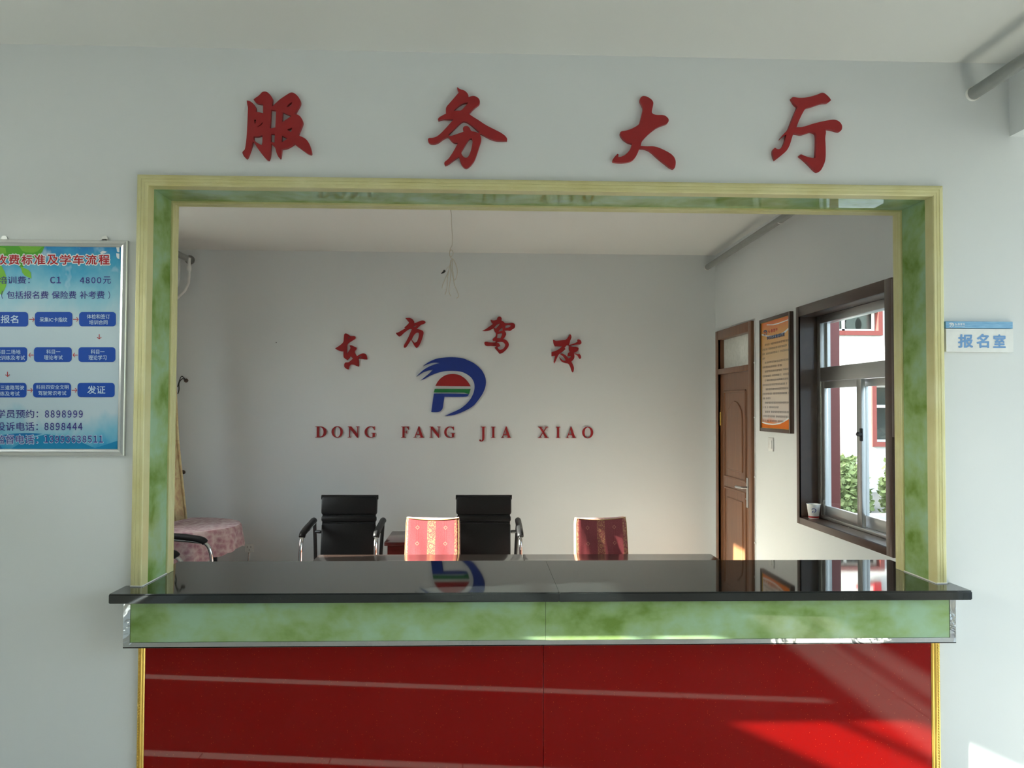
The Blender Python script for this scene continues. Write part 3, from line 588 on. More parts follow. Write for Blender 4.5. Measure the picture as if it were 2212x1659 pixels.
mb.build('printed_sheet', [M['notice'], M['ink_leaf'], M['ink_leaf2'], M['ink_white'], M['ink_wave'], M['ink_wave2'], M['ink_red'], M['ink_navy'], M['ink_blue'], M['ink_pale'], M['ink_pale']], nb, label='blue sky print with flow chart and phone numbers')
for px in (9, 226):
    p = at(px, 514, y=-0.006); m = MB()
    m.lathe([(0.0045, -0.002), (0.010, -0.002), (0.010, 0.002), (0.0045, 0.002)], (0, 0, 0), seg=16)
    v = [(p[0]+a[0], -0.004-a[2], p[2]-0.002+a[1]) for a in m.v]; m.v = v
    m.box((p[0]-0.011, -0.006, NZ1-0.004), (p[0]+0.011, -0.002, p[2]-0.004)); m.build('hanging_hook', M['alu'], nb)

# room sign on the hall wall
rs = empty('room_sign', (1.683, -0.01, 1.793), 'white and light blue room name sign right of the opening', 'sign')
a = at(2044, 760, y=-0.014); b_ = at(2189, 711, y=-0.014); c_ = at(2042, 694, y=-0.012)
def m_band():
    b = NB('light_blue_header'); v = b.coord((1, 1, 1), 'Generated'); n = b.noise(v, 6, 3)
    return b.bsdf(b.ramp(n, [(0.3, srgb(98, 158, 206)), (0.7, srgb(136, 188, 222))]), 0.35)
M['band'] = m_band()
mb = MB(); mb.box((a[0], -0.014, a[2]), (b_[0], -0.0005, b_[2]), 0, bev=0.0008, seg=1)
for c, bx in (('报', (2070, 723, 2101, 750.5)), ('名', (2110, 722, 2135.5, 751)), ('室', (2146, 723, 2171.5, 751))): sheet_text(mb, c, bx, -0.014, 1, 0.03, 0.0006)
mb.build('name_plate', [M['white'], M['ink_signblue']], rs, label='white plate with light blue characters')
mb = MB(); mb.box((a[0]-0.0005, -0.013, b_[2]+0.002), (b_[0]-0.001, -0.0005, c_[2]), 0, bev=0.0008, seg=1)
for k in ('swoosh', 'dome', 'stem'):
    sheet_poly(mb, [(2048.5+(x-262)/1000*12.5, 697+(y-738)/850*10.5) for x, y in EM[k]], -0.013, 1, 0.0005, 0)
for i, k in enumerate(('dong', 'fang', 'jia', 'xiao')):
    o = CH[k][3][0]; xs = [p[0] for p in o]; ys = [p[1] for p in o]
    sheet_poly(mb, [(2062.5+i*5.6+(x-min(xs))/(max(xs)-min(xs))*5.0, 698+(y-min(ys))/(max(ys)-min(ys))*5.0) for x, y in o], -0.013, 1, 0.0005, 0)
sheet_poly(mb, [(2062.5, 704.2), (2084, 704.2), (2084, 705), (2062.5, 705)], -0.013, 1, 0.0005, 0)
mb.build('header_strip', [M['band'], M['ink_white']], rs, label='light blue header strip')

# ------------------------------------------------------------------ pipes and cables
def heating(x0, x1, zz0, zz1, rad, label):
    r = empty('heating_pipe', (x1, YB, zz1), label, 'pipe')
    MB().tube([(x0+(x1-x0)*(y/3.6), y, zz0+(zz1-zz0)*(y/3.6)) for y in (-6.1, -4, -2, 0, 1, 2, 3, 3.598)], rad, seg=16).build('pipe', M['pipe'], r)
    return r
hp = heating(1.666, 1.740, 2.672, 2.687, 0.0215, 'grey heating pipe running under the ceiling along the right wall')
for y in (0.0, 3.6):
    x = 1.666+0.074*y/3.6; z = 2.672+0.015*y/3.6
    MB().tube([(x, y-0.010, z), (x, y-0.0004, z)], 0.0245, seg=18).build('wall_sleeve', M['caulk'], hp)
MB().tube([(1.708-0.0, 1.93, 2.68), (1.708, 1.945, 2.68)], 0.0228, seg=16).build('pipe_clip', M['white'], hp, label='white pipe clip')
lp = empty('heating_pipe', (-2.2, YB, 2.7), 'grey heating pipe with thin drop pipes in the far left corner', 'pipe')
MB().tube([(-2.2, 0.25, 2.69), (-2.2, 1.5, 2.695), (-2.2, 3.597, 2.70)], 0.022, seg=14).build('pipe', M['pipe'], lp)
MB().tube([(-2.2, 3.585, 2.70), (-2.2, 3.598, 2.70)], 0.035, seg=14).build('wall_sleeve', M['pipe'], lp)
MB().tube([(-2.175, 3.5, 2.70), (-2.175, 3.5, 2.56), (-2.178, 3.5, 2.51), (-2.20, 3.5, 2.46), (-2.26, 3.5, 2.40), (-2.40, 3.5, 2.30)], 0.011, seg=10).build('drop_pipe', M['white'], lp, label='thin white drop pipe')
m = MB(); m.tube([(-2.255, 3.52, 2.69), (-2.255, 3.52, 2.55), (-2.262, 3.52, 2.50), (-2.30, 3.52, 2.45), (-2.42, 3.52, 2.40)], 0.009, seg=10); m.build('drop_pipe', M['white'], lp, label='thin white drop pipe')
MB().lathe([(0.016, -0.02), (0.017, 0), (0.016, 0.02)], (-2.175, 3.5, 2.62), seg=12).build('pipe_joint', M['white'], lp)
# bare cable hanging from the office ceiling
HY = 2.2
def hq(px, py, dy=0.0): p = at(px, py, y=HY); return (p[0], HY+dy, p[2])
tp = hq(974, 463)
hc = empty('hanging_cable', (tp[0], HY, 2.25), 'thin cream cable hanging in knotted loops from the office ceiling', 'cable')
def catm(P, n=6):
    P = [Vector(p) for p in P]; out = []
    for i in range(len(P)-1):
        a, b, c, d = P[max(i-1, 0)], P[i], P[i+1], P[min(i+2, len(P)-1)]
        for k in range(n):
            t = k/n; out.append(0.5*((2*b)+(c-a)*t+(2*a-5*b+4*c-d)*t*t+(3*b-a-3*c+d)*t**3))
    return out+[P[-1]]
m = MB(); m.tube(catm([(tp[0]-0.003, HY, H-0.001), hq(975, 463), hq(975.5, 485), hq(977, 510), hq(976.5, 530), hq(973, 537), hq(971, 548, .004), hq(974, 554, .008), hq(979, 548, -.004), hq(976, 540), hq(971.5, 545, -.006), hq(973, 556), hq(978.5, 559)]), 0.0024, seg=6); m.build('cord', M['cream'], hc)
for P in ([(978.5, 559), (984, 570), (988, 585), (986, 600), (982, 605), (979, 600), (975, 580), (974, 565), (978, 559)], [(976, 560), (971, 580), (967, 600), (965, 625), (961, 636)], [(974, 562), (969, 585), (962, 602), (956, 615), (955, 622)],
          [(978, 560), (977, 575), (979, 590), (981, 612), (988, 630), (991, 640), (986, 645)], [(974, 563), (973, 600), (970, 628), (974, 640)]):
    MB().tube(catm([hq(x, y, random.uniform(-.012, .012)) for x, y in P]), 0.0024, seg=6).build('wire_loop', M['cream'], hc)
m = MB(); m.tube([hq(965, 624), hq(953, 625)], 0.0016, seg=6); m.tube([hq(982, 618), hq(968, 635), hq(961, 638)], 0.0014, seg=6); m.build('bare_wire_end', M['white'], hc, label='white stripped wire ends')
m = MB(); m.tube([hq(972, 573), hq(962, 584)], 0.0018, seg=6); m.build('wire_loop', M['cream'], hc)
MB().tube([hq(961, 584), hq(958, 588), hq(953, 591)], [0.0075, 0.0065, 0.002], seg=8).build('connector', M['black'], hc, label='black connector tip')
# stubs in the back wall
for py, lab in ((822, 'brown wire stub sticking out of the back wall beside the curtain, upper of the two'), (1020, 'brown wire stub sticking out of the back wall beside the curtain, lower of the two')):
    p = at(402 if py < 900 else 396, py, y=YB); q = empty('wire_stub', (p[0], YB, p[2]), lab, 'wire', 'wire stubs by the curtain')
    m = MB(); m.lathe([(0.004, 0), (0.016, 0), (0.013, 0.006), (0.004, 0.008)], (0, 0, 0), seg=9); m.v = [(p[0]+a[0]*1.1, YB-0.0004-a[2], p[2]+a[1]) for a in m.v]; m.build('hole', M['brown'], q, label='brown hole')
    m = MB(); m.tube(catm([(p[0], YB-0.006, p[2]), (p[0]-0.01, YB-0.05, p[2]+0.012), (p[0]-0.03, YB-0.06, p[2]-0.02), (p[0]-0.034, YB-0.05, p[2]-0.07), (p[0]-0.045, YB-0.04, p[2]-0.10)]), 0.004, seg=6)
    m.tube(catm([(p[0], YB-0.006, p[2]), (p[0]-0.025, YB-0.03, p[2]+0.03), (p[0]-0.045, YB-0.05, p[2]-0.05)]), 0.0035, seg=6); m.build('wire', M['black'], q, label='dark wires')
so = at(539, 1184, y=YB); sk = empty('wall_socket', (so[0], YB, so[2]), 'white wall socket low on the back wall right of the pink table', 'socket')
m = MB(); m.box((so[0]-0.031, YB-0.009, so[2]-0.03), (so[0]+0.031, YB-0.0005, so[2]+0.03), 0, bev=0.003); m.build('face_plate', M['white'], sk)
m = MB()
for dx, dz in ((-.012, .01), (.012, .01), (0, -.012)): m.box((so[0]+dx-0.002, YB-0.0096, so[2]+dz-0.005), (so[0]+dx+0.002, YB-0.0088, so[2]+dz+0.005))
m.build('slot', M['black'], sk)
MB().tube(catm([(so[0], YB-0.012, so[2]-0.028), (so[0]-0.004, YB-0.02, so[2]-0.12), (so[0]-0.012, YB-0.02, so[2]-0.3), (so[0]-0.01, YB-0.02, 0.01)]), 0.003, seg=6).build('cord', M['sidewood'], sk, label='dark red cord')
pn = at(597, 740, y=YB); m = MB(); m.lathe([(0.003, 0), (0.0035, 0.004), (0.001, 0.006)], seg=8); m.v = [(pn[0]+a[0], YB-0.0002-a[2], pn[2]+a[1]) for a in m.v]
tag(m.build('nail', M['black']), 'tiny dark nail in the back wall left of the emblem', 'nail')

# ------------------------------------------------------------------ right wall of the office
def RW(m, y0, y1, z0, z1, x0, x1, mi=0, bev=0.0): m.box((x0, y0, z0), (x1, y1, z1), mi, bev=bev); return m
w1 = empty('window_1', (1.85, 1.38, 0.96), 'aluminium sliding window in a dark brown wooden surround on the right wall', kind='structure')
CX = 1.788
m = MB()
for a in ((0.818, 0.880, 0.953, 2.175), (1.884, 1.922, 0.953, 2.175), (0.880, 1.884, 2.118, 2.175), (0.880, 1.884, 0.953, 0.990)): RW(m, *a, CX, 1.7998, bev=0.002)
for a in ((0.8765, 0.882, 0.966, 2.1235), (1.884, 1.8895, 0.966, 2.1235), (0.882, 1.884, 2.118, 2.1235), (0.882, 1.884, 0.9655, 0.990)): RW(m, *a, CX+0.002, 1.950)
m.build('wooden_surround', M['darkwood'], w1, label='dark brown wooden surround with sill')
WF0, WF1 = 1.893, 1.950
m = MB()
for a in ((0.8825, 0.925, 0.9905, 2.1175), (1.838, 1.8835, 0.9905, 2.1175), (0.925, 1.838, 2.075, 2.1175), (0.925, 1.838, 0.9905, 1.008)): RW(m, *a, WF0, WF1, bev=0.002)
for y in (0.94, 1.823): RW(m, y-0.012, y+0.012, 0.9905, 2.11, WF0+0.03, WF1-0.01)
m.build('window_frame', M['alu'], w1)
m = MB(); RW(m, 0.925, 1.838, 1.752, 1.828, WF0-0.001, WF1-0.004, bev=0.002); m.build('transom_bar', M['alu'], w1)
m = MB(); RW(m, 0.925, 1.838, 1.824, 2.08, 1.922, 1.926); m.build('pane', M['glass'], w1, label='clear top pane')
def sash(y0, y1, xa, xb, lab):
    m = MB()
    RW(m, y0, y0+0.05, 1.009, 1.75, xa, xb, bev=0.002); RW(m, y1-0.045, y1, 1.009, 1.75, xa, xb, bev=0.002); RW(m, y0+0.05, y1-0.045, 1.009, 1.066, xa, xb, bev=0.002); RW(m, y0+0.05, y1-0.045, 1.712, 1.75, xa, xb, bev=0.002)
    s = m.build('sash', M['alu'], w1, label=lab)
    m = MB(); RW(m, y0+0.046, y1-0.041, 1.062, 1.716, (xa+xb)/2-0.002, (xa+xb)/2+0.002); m.build('pane', M['glass'], s, label='clear pane'); return s
s1 = sash(1.345, 1.837, 1.895, 1.917, 'sliding sash on the door side'); s2 = sash(0.927, 1.41, 1.923, 1.945, 'sliding sash on the counter side')
lk = at(1867, 939, x=1.905); m = MB(); m.box((1.884, lk[1]-0.012, lk[2]-0.032), (1.8948, lk[1]+0.012, lk[2]+0.032), bev=0.004)
m.tube([(1.887, lk[1], lk[2]), (1.868, lk[1]-0.004, lk[2]+0.004)], 0.011, seg=12); m.tube([(1.872, lk[1]-0.005, lk[2]), (1.872, lk[1]-0.035, lk[2]+0.004)], 0.006, seg=8); m.build('latch', M['blackframe'], s1, label='dark latch')
# door
d1 = empty('door_1', (1.79, 3.1, 0), 'brown wooden door with a frosted transom pane at the far end of the right wall', kind='structure')
DY0, DY1, DZ = 2.682, 3.520, 2.180
m = MB()
for a in ((DY0, DY0+0.062, 0, DZ), (DY1-0.068, DY1, 0, DZ), (DY0+0.062, DY1-0.068, DZ-0.066, DZ), (DY0+0.062, DY1-0.068, 1.852, 1.892)): RW(m, *a, 1.778, 1.7997, bev=0.003)
for a in ((2.7205, 2.746, 0, 2.139), (3.452, 3.4795, 0, 2.139), (2.746, 3.452, 2.112, 2.139), (2.746, 3.452, 1.854, 1.890)): RW(m, *a, 1.7802, 1.90)
m.build('door_frame', M['doorwood'], d1)
m = MB(); RW(m, 2.7465, 3.4515, 1.8905, 2.1115, 1.825, 1.830); m.build('transom_pane', M['frost'], d1, label='frosted transom pane')
m = MB(); RW(m, 2.748, 3.450, 0.008, 1.8515, 1.800, 1.838)
# raised and fielded panels: mouldings on the leaf, arch headed above
def rim(loop, wd, xo, mi=0):
    c = np.mean(loop, axis=0)
    for i in range(len(loop)):
        p, q = loop[i], loop[(i+1) % len(loop)]
        m.tube([(xo, p[0], p[1]), (xo, q[0], q[1])], wd, mi, seg=8); m.lathe([(0.0005, -wd), (wd, 0), (0.0005, wd)], (xo, p[0], p[1]), mi, seg=8)
up = [(2.86, 1.10), (3.355, 1.10), (3.355, 1.72), (2.86, 1.72)]; rim(up, 0.009, 1.7995)
yc = 3.108
arch = [(2.935, 1.16), (3.285, 1.16), (3.285, 1.53)]+[(yc+0.177*math.cos(t)*(1 if abs(math.cos(t)) > .75 else .9), 1.53+0.115*math.sin(t)) for t in [math.radians(a) for a in (25, 50, 70, 90, 110, 130, 155)]]+[(2.935, 1.53)]
rim(arch, 0.007, 1.7995)
m.prism([(1.7998, y, z) for y, z in arch], (-0.006, 0, 0), 1)
lo = [(2.86, 0.16), (3.355, 0.16), (3.355, 1.02), (2.86, 1.02)]; rim(lo, 0.009, 1.7995)
lo2 = [(2.935, 0.24), (3.285, 0.24), (3.285, 0.95), (2.935, 0.95)]; rim(lo2, 0.007, 1.7995); m.prism([(1.7998, y, z) for y, z in lo2], (-0.006, 0, 0), 1)
leaf = m.build('door_leaf', [M['doorwood'], M['doorwood']], d1)
m = MB(); RW(m, 2.795, 2.835, 0.93, 1.13, 1.790, 1.7998, bev=0.003); m.tube([(1.792, 2.815, 1.065), (1.752, 2.815, 1.065), (1.748, 2.83, 1.065), (1.748, 2.925, 1.062)], 0.0085, seg=10); m.lathe([(0.009, -0.004), (0.009, 0.004)], (1.790, 2.815, 0.99), seg=10)
m.build('door_handle', M['alu'], leaf, label='silver lever handle')
for z in (1.52, 0.28):
    MB().tube([(1.797, 3.456, z-0.05), (1.797, 3.456, z+0.05)], 0.007, seg=8).build('hinge', M['gold'], d1, label='brass hinge')
wc = empty('wall_cable', (1.795, 2.66, 0), 'thin white cable clipped to the wall along the door frame', 'cable')
MB().tube([(1.7955, 2.662, 0.0), (1.7955, 2.664, 0.7), (1.7955, 2.661, 1.5), (1.7955, 2.663, 2.19), (1.7955, 2.70, 2.192), (1.7955, 3.2, 2.194)], 0.003, seg=6).build('cord', M['white'], wc)
for z in (0.35, 0.72, 1.15, 1.54, 1.9): MB().box((1.7905, 2.655, z-0.005), (1.7998, 2.669, z+0.005), bev=0.002).build('cable_clip', M['white'], wc)
sw = at(1665.5, 960, x=1.795); s = empty('light_switch', (1.795, sw[1], sw[2]), 'white light switch on the right wall below the orange poster', 'switch')
MB().box((1.7905, sw[1]-0.042, sw[2]-0.043), (1.7997, sw[1]+0.042, sw[2]+0.043), bev=0.003).build('face_plate', M['white'], s)
MB().box((1.7875, sw[1]-0.024, sw[2]-0.026), (1.7903, sw[1]+0.024, sw[2]+0.026), bev=0.001).build('rocker', M['white'], s)
# orange poster
def m_poster():
    b = NB('orange_to_cream_print'); v = b.coord((1, 1, 1), 'Generated'); s = b.sep(v); n = b.noise(v, 3, 3)
    h = b.math('ADD', s[2], b.math('MULTIPLY', b.math('SUBTRACT', n, 0.5), 0.1))
    return b.bsdf(b.ramp(h, [(0.0, srgb(232, 150, 40)), (0.05, srgb(226, 120, 30)), (0.10, srgb(216, 206, 200)), (0.3, srgb(222, 206, 190)), (0.7, srgb(226, 190, 140)), (0.86, srgb(232, 168, 84)), (1.0, srgb(228, 104, 28))]), 0.3, coat=0.4, coat_rough=0.08)
M['poster'] = m_poster()
def poster(yn, yf, z0, z1, label):
    """yn: edge near the counter, yf: edge near the door"""
    r = empty('wall_poster', (1.79, (yn+yf)/2, z0), label, 'poster', 'framed posters on the right wall'); m = MB(); t = 0.022
    for a in ((yn, yn+t, z0, z1), (yf-t, yf, z0, z1), (yn+t, yf-t, z0, z0+t), (yn+t, yf-t, z1-t, z1)): RW(m, *a, 1.776, 1.7995, bev=0.002)
    m.build('poster_frame', M['darkwood'], r)
    m = MB(); t2 = t-0.004
    for a in ((yn+t2, yn+t2+.006, z0+t2, z1-t2), (yf-t2-.006, yf-t2, z0+t2, z1-t2), (yn+t2, yf-t2, z0+t2, z0+t2+.006), (yn+t2, yf-t2, z1-t2-.006, z1-t2)): RW(m, *a, 1.781, 1.784)
    m.build('gilt_liner', M['gold'], r, label='thin gilt liner')
    m = MB(); a0, a1, c0, c1 = yn+t-.003, yf-t+.003, z0+t-.003, z1-t+.003
    RW(m, a0, a1, c0, c1, 1.786, 1.7993, 0)
    def pt(u, w_, lift): return (1.786-lift, a1-(a1-a0)*u, c0+(c1-c0)*w_)
    def poly(P, mi, lift=0.0004, sm=1):
        v, f = plate([P], 0.0, sm); m.add([pt(p[0], p[1], lift) for p in v], f, mi)
    poly([(0, .90), (.15, .875), (.35, .86), (.6, .85), (.8, .865), (1, .90), (1, .885), (.8, .845), (.55, .835), (.3, .845), (0, .885)], 1)
    poly([(.2, .975), (.5, .955), (1, .965), (1, .958), (.5, .945), (.2, .965)], 1)
    poly([(0, .062), (.2, .05), (.45, .047), (.7, .065), (1, .12), (1, .105), (.7, .052), (.45, .035), (.2, .037), (0, .05)], 2)
    poly([(0, 0), (1, 0), (1, .105), (.7, .052), (.45, .035), (.2, .037), (0, .05)], 3, 0.0003)
    for k, mi in (('swoosh', 4), ('dome', 5), ('stem', 4)): poly([(.055+(x-262)/1000*.16, .905-(y-738)/850*.055+.02) for x, y in EM[k]], mi, 0.0007, 0)
    for i, k in enumerate(('dong', 'fang', 'jia', 'xiao')):
        o = CH[k][3][0]; xs = [p[0] for p in o]; ys = [p[1] for p in o]
        poly([(.25+i*.088+(x-min(xs))/(max(xs)-min(xs))*.078, .918-(y-min(ys))/(max(ys)-min(ys))*.032) for x, y in o], 5, 0.0006, 0)
    v, f, _ = text2d('学员档案管理制度', 0.03); m.map2d((v, f), lambda u, w_, k: pt(.21+.62*u, .826+.034*w_, .0008+k*.00002), 6)
    # body copy too small to read: rows of broken pen strokes
    rnd = random.Random(5); rows = [(.12, 1.0), (.04, .98), (.04, .99), (.04, .12), (.12, .99), (.04, .76), (.12, .99), (.04, 1.0), (.12, .99), (.04, .90), (.12, .99), (.04, .98), (.04, .33), (.12, 1.0), (.04, .62), (.12, .99), (.04, .96), (.04, .80)]
    for j, (u0, u1) in enumerate(rows):
        wz = .775-j*.0418; u = u0; k = 0
        while u < u1*.97:
            if rnd.random() < .93:
                for s_ in range(3):
                    zz = wz+(.0015+s_*.006); L = rnd.uniform(.018, .027); m.add([pt(u, zz, .0005), pt(u+L, zz, .0005), pt(u+L, zz+.0024, .0005), pt(u, zz+.0024, .0005)], [[0, 1, 2, 3]], 7)
                uu = u+rnd.uniform(.004, .02); m.add([pt(uu, wz-.002, .0005), pt(uu+.0045, wz-.002, .0005), pt(uu+.0045, wz+.018, .0005), pt(uu, wz+.018, .0005)], [[0, 1, 2, 3]], 7)
            u += .032
    m.build('printed_sheet', [M['poster'], M['ink_white'], M['ink_white'], M['ink_orange'], M['ink_title'], M['ink_red'], M['ink_title'], M['ink_grey']], r, label='orange and cream print')
    m = MB(); m.tube(catm([(1.794, (yn+yf)/2-.02, z1), (1.794, (yn+yf)/2-.008, z1+.012), (1.794, (yn+yf)/2+.008, z1+.012), (1.794, (yn+yf)/2+.02, z1)]), .002, seg=6); m.build('hanging_hook', M['alu'], r)
poster(1.985, 2.515, 1.455, 2.162, 'orange and cream framed poster on the right wall between door and window')
poster(0.275, 0.795, 1.478, 2.165, 'orange poster in a dark frame, mostly hidden behind the right edge of the opening')
# paper cup on the sill
def cup(loc, h, r0, r1, label, cat='cup'):
    q = empty('paper_cup', loc, label, cat); m = MB()
    m.lathe([(r0-.001, 0), (r0, 0.001), (r1, h), (r1+.002, h+.001), (r1+.002, h-.002), (r1-.001, h-.003), (r0-.001, .004)], seg=28); m.build('cup_wall', M['white'], q, local=True)
    m = MB()
    n = 28; ra = r0+(r1-r0)*.06+.0004; rb = r0+(r1-r0)*.17+.0004
    m.add([(ra*math.cos(2*math.pi*k/n), ra*math.sin(2*math.pi*k/n), h*.06) for k in range(n)]+[(rb*math.cos(2*math.pi*k/n), rb*math.sin(2*math.pi*k/n), h*.17) for k in range(n)], [[k, (k+1) % n, n+(k+1) % n, n+k] for k in range(n)], 0, True); m.build('red_band', M['logored'], q, local=True, label='red band')
    m = MB(); o = [(x/1000.0, y/1000.0) for x, y in EM['swoosh']]
    for k in ('swoosh', 'stem'):
        v, f = plate([[((x-760)/1000*.028, -(y-1160)/850*.026) for x, y in EM[k]]], 0.0, 0)
        def wrap(p):
            z = h*.58+p[1]; rr = r0+(r1-r0)*z/h+.0006; a_ = -1.95+p[0]/rr; return (rr*math.cos(a_), rr*math.sin(a_), z)
        m.add([wrap(p) for p in v], f)
    m.build('printed_mark', M['logoblue'], q, local=True, label='small blue printed mark'); return q
cup((1.851, 1.838, 0.9902), 0.079, 0.027, 0.0375, 'white paper cup with red band on the window sill')

# ------------------------------------------------------------------ office furniture
def make_armchair(name, label):
    r = empty(name, (0, 0, 0), label, 'chair', 'black leather armchairs'); kw = dict(local=True)
    tilt = Matrix.Rotation(math.radians(-10), 3, 'X'); pv = (0, 0.10, 0.46)
    m = MB()
    m.box((-.190, .085, .445), (.190, .125, .785), bev=.016, rot=tilt, piv=pv); m.box((-.193, .082, .792), (.193, .126, .836), bev=.014, rot=tilt, piv=pv); m.box((-.196, .080, .842), (.196, .128, .972), bev=.017, rot=tilt, piv=pv)
    m.box((-.186, .095, .47), (.186, .120, .96), rot=tilt, piv=pv); m.tube([tuple(Vector(pv)+tilt @ (Vector(q)-Vector(pv))) for q in ((-.200, .108, .966), (.200, .108, .966))], .0165, seg=12); m.build('backrest', M['leather'], r, **kw)
    m = MB(); m.box((-.192, -.24, .43), (.192, .13, .475), bev=.018); m.box((-.192, -.25, .415), (.192, -.20, .462), bev=.018); m.build('seat', M['leather'], r, **kw)
    for s_ in (-1, 1):
        X = s_*.242
        m = MB(); m.tube(catm([(X, .20, .012), (X, .10, .012), (X, -.20, .012), (X, -.255, .018), (X, -.285, .06), (X, -.288, .30), (X, -.286, .58), (X, -.278, .68), (X, -.250, .735), (X, -.19, .752), (X, .02, .770), (X, .14, .779)], 5), .0125, seg=12); m.build('side_tube', M['chrome'], r, label='chrome side tube', **kw)
        m = MB(); m.tube(catm([(X*.99, .155, .785), (X*.95, .145, .60), (X*.93, .135, .44), (X*.95, .17, .2), (X, .205, .012)], 5), .0125, seg=10); m.tube([(X*.93, .13, .45), (X*.8, .13, .45)], .011, seg=8); m.tube([(X*.97, .15, .72), (X*.80, .14, .72)], .011, seg=8); m.build('rear_upright', M['blackframe'], r, **kw)
        m = MB(); P = catm([(X, -.245, .742), (X, -.22, .762), (X, -.12, .778), (X, .02, .790), (X, .13, .800), (X, .150, .794)], 5); m.tube(P, [.016]+[.0215]*(len(P)-2)+[.016], seg=12); m.build('armrest', M['leather'], r, **kw)
    for y in (-.20, .12):
        m = MB(); m.tube([(-.241, y, .425), (.241, y, .425)], .011, seg=8)
        if y < 0:
            for s_ in (-1, 1): m.tube([(s_*.240, -.20, .425), (s_*.242, -.288, .425)], .009, seg=8)
        m.build('seat_rail', M['blackframe'], r, **kw)
    return r
ch = make_armchair('armchair', 'black leather armchair with chrome arms left of the dark red side table'); ch.location = (-0.928, 3.03, 0)
c2 = copy_tree(ch); c2.location = (0.022, 3.03, 0); c2['label'] = 'black leather armchair behind the left red covered chair, below the emblem'
c3 = copy_tree(ch); c3.location = (-1.965, 2.315, 0); c3.rotation_euler = (0, 0, math.radians(90)); c3['label'] = 'black armchair at the far left, only its arms showing before the pink table'
def m_brocade():
    b = NB('red_gold_brocade'); v = b.coord((1, 1, 1)); s = b.sep(v); x, z = s[0], s[2]
    vo = b.n('ShaderNodeTexVoronoi'); vo.inputs['Scale'].default_value = 95; b.l(v, vo.inputs['Vector']); n = b.noise(v, 130, 3); n2 = b.noise(v, 300, 2)
    def band(c, wd): return b.math('LESS_THAN', b.math('ABSOLUTE', b.math('SUBTRACT', x, c)), wd)
    gold = b.math('MAXIMUM', band(-0.005, 0.024), b.math('MAXIMUM', band(0.162, 0.030), band(-0.172, 0.028)))
    # medallions along the gold stripes
    fx = b.math('SUBTRACT', b.math('FRACT', b.math('ADD', b.math('MULTIPLY', b.math('ADD', x, 0.005), 1/0.167), 0.5)), 0.5)
    fz = b.math('SUBTRACT', b.math('FRACT', b.math('MULTIPLY', z, 1/0.062)), 0.5)
    dm = b.math('ADD', b.math('POWER', b.math('MULTIPLY', fx, 0.167), 2.0), b.math('POWER', b.math('MULTIPLY', fz, 0.062), 2.0))
    ring = b.math('LESS_THAN', b.math('ABSOLUTE', b.math('SUBTRACT', b.math('SQRT', dm), 0.017)), 0.0028)
    gfac = b.math('MULTIPLY', gold, b.math('MAXIMUM', b.math('MULTIPLY', b.math('GREATER_THAN', n, 0.50), 0.62), 0.12)); gfac = b.math('MULTIPLY', gfac, b.math('SUBTRACT', 1.0, b.math('MULTIPLY', ring, 0.75)))
    # diamonds between the stripes
    dx = b.math('SUBTRACT', b.math('FRACT', b.math('MULTIPLY', b.math('ADD', x, 0.0885), 1/0.167)), 0.0)
    dx = b.math('MULTIPLY', b.math('SUBTRACT', b.math('FRACT', b.math('ADD', b.math('MULTIPLY', b.math('SUBTRACT', x, 0.0785), 1/0.167), 0.5)), 0.5), 0.167)
    dz = b.math('MULTIPLY', b.math('SUBTRACT', b.math('FRACT', b.math('MULTIPLY', z, 1/0.093)), 0.5), 0.093)
    dd = b.math('ADD', b.math('ABSOLUTE', dx), b.math('ABSOLUTE', dz)); dia = b.math('LESS_THAN', b.math('ABSOLUTE', b.math('SUBTRACT', dd, 0.0105)), 0.0016)
    line = b.math('LESS_THAN', b.math('ABSOLUTE', b.math('SUBTRACT', b.math('ABSOLUTE', dx), 0.006)), 0.001)
    base = b.ramp(n2, [(0.3, srgb(138, 48, 54)), (0.7, srgb(160, 68, 72))])
    base = b.mix(b.math('MULTIPLY', line, 0.55), base, srgb(120, 20, 30)); base = b.mix(b.math('MULTIPLY', dia, 0.8), base, srgb(222, 150, 120))
    return b.bsdf(b.mix(gfac, base, srgb(214, 158, 108)), 0.45, sheen=0.3, bump=n2, bump_str=0.15)
M['brocade'] = m_brocade(); M['piping'] = plain('gold_piping', srgb(168, 130, 72), 0.5)
M['chairwood'] = m_wood('reddish_chair_wood', srgb(96, 46, 30), srgb(118, 60, 40), 0.35)
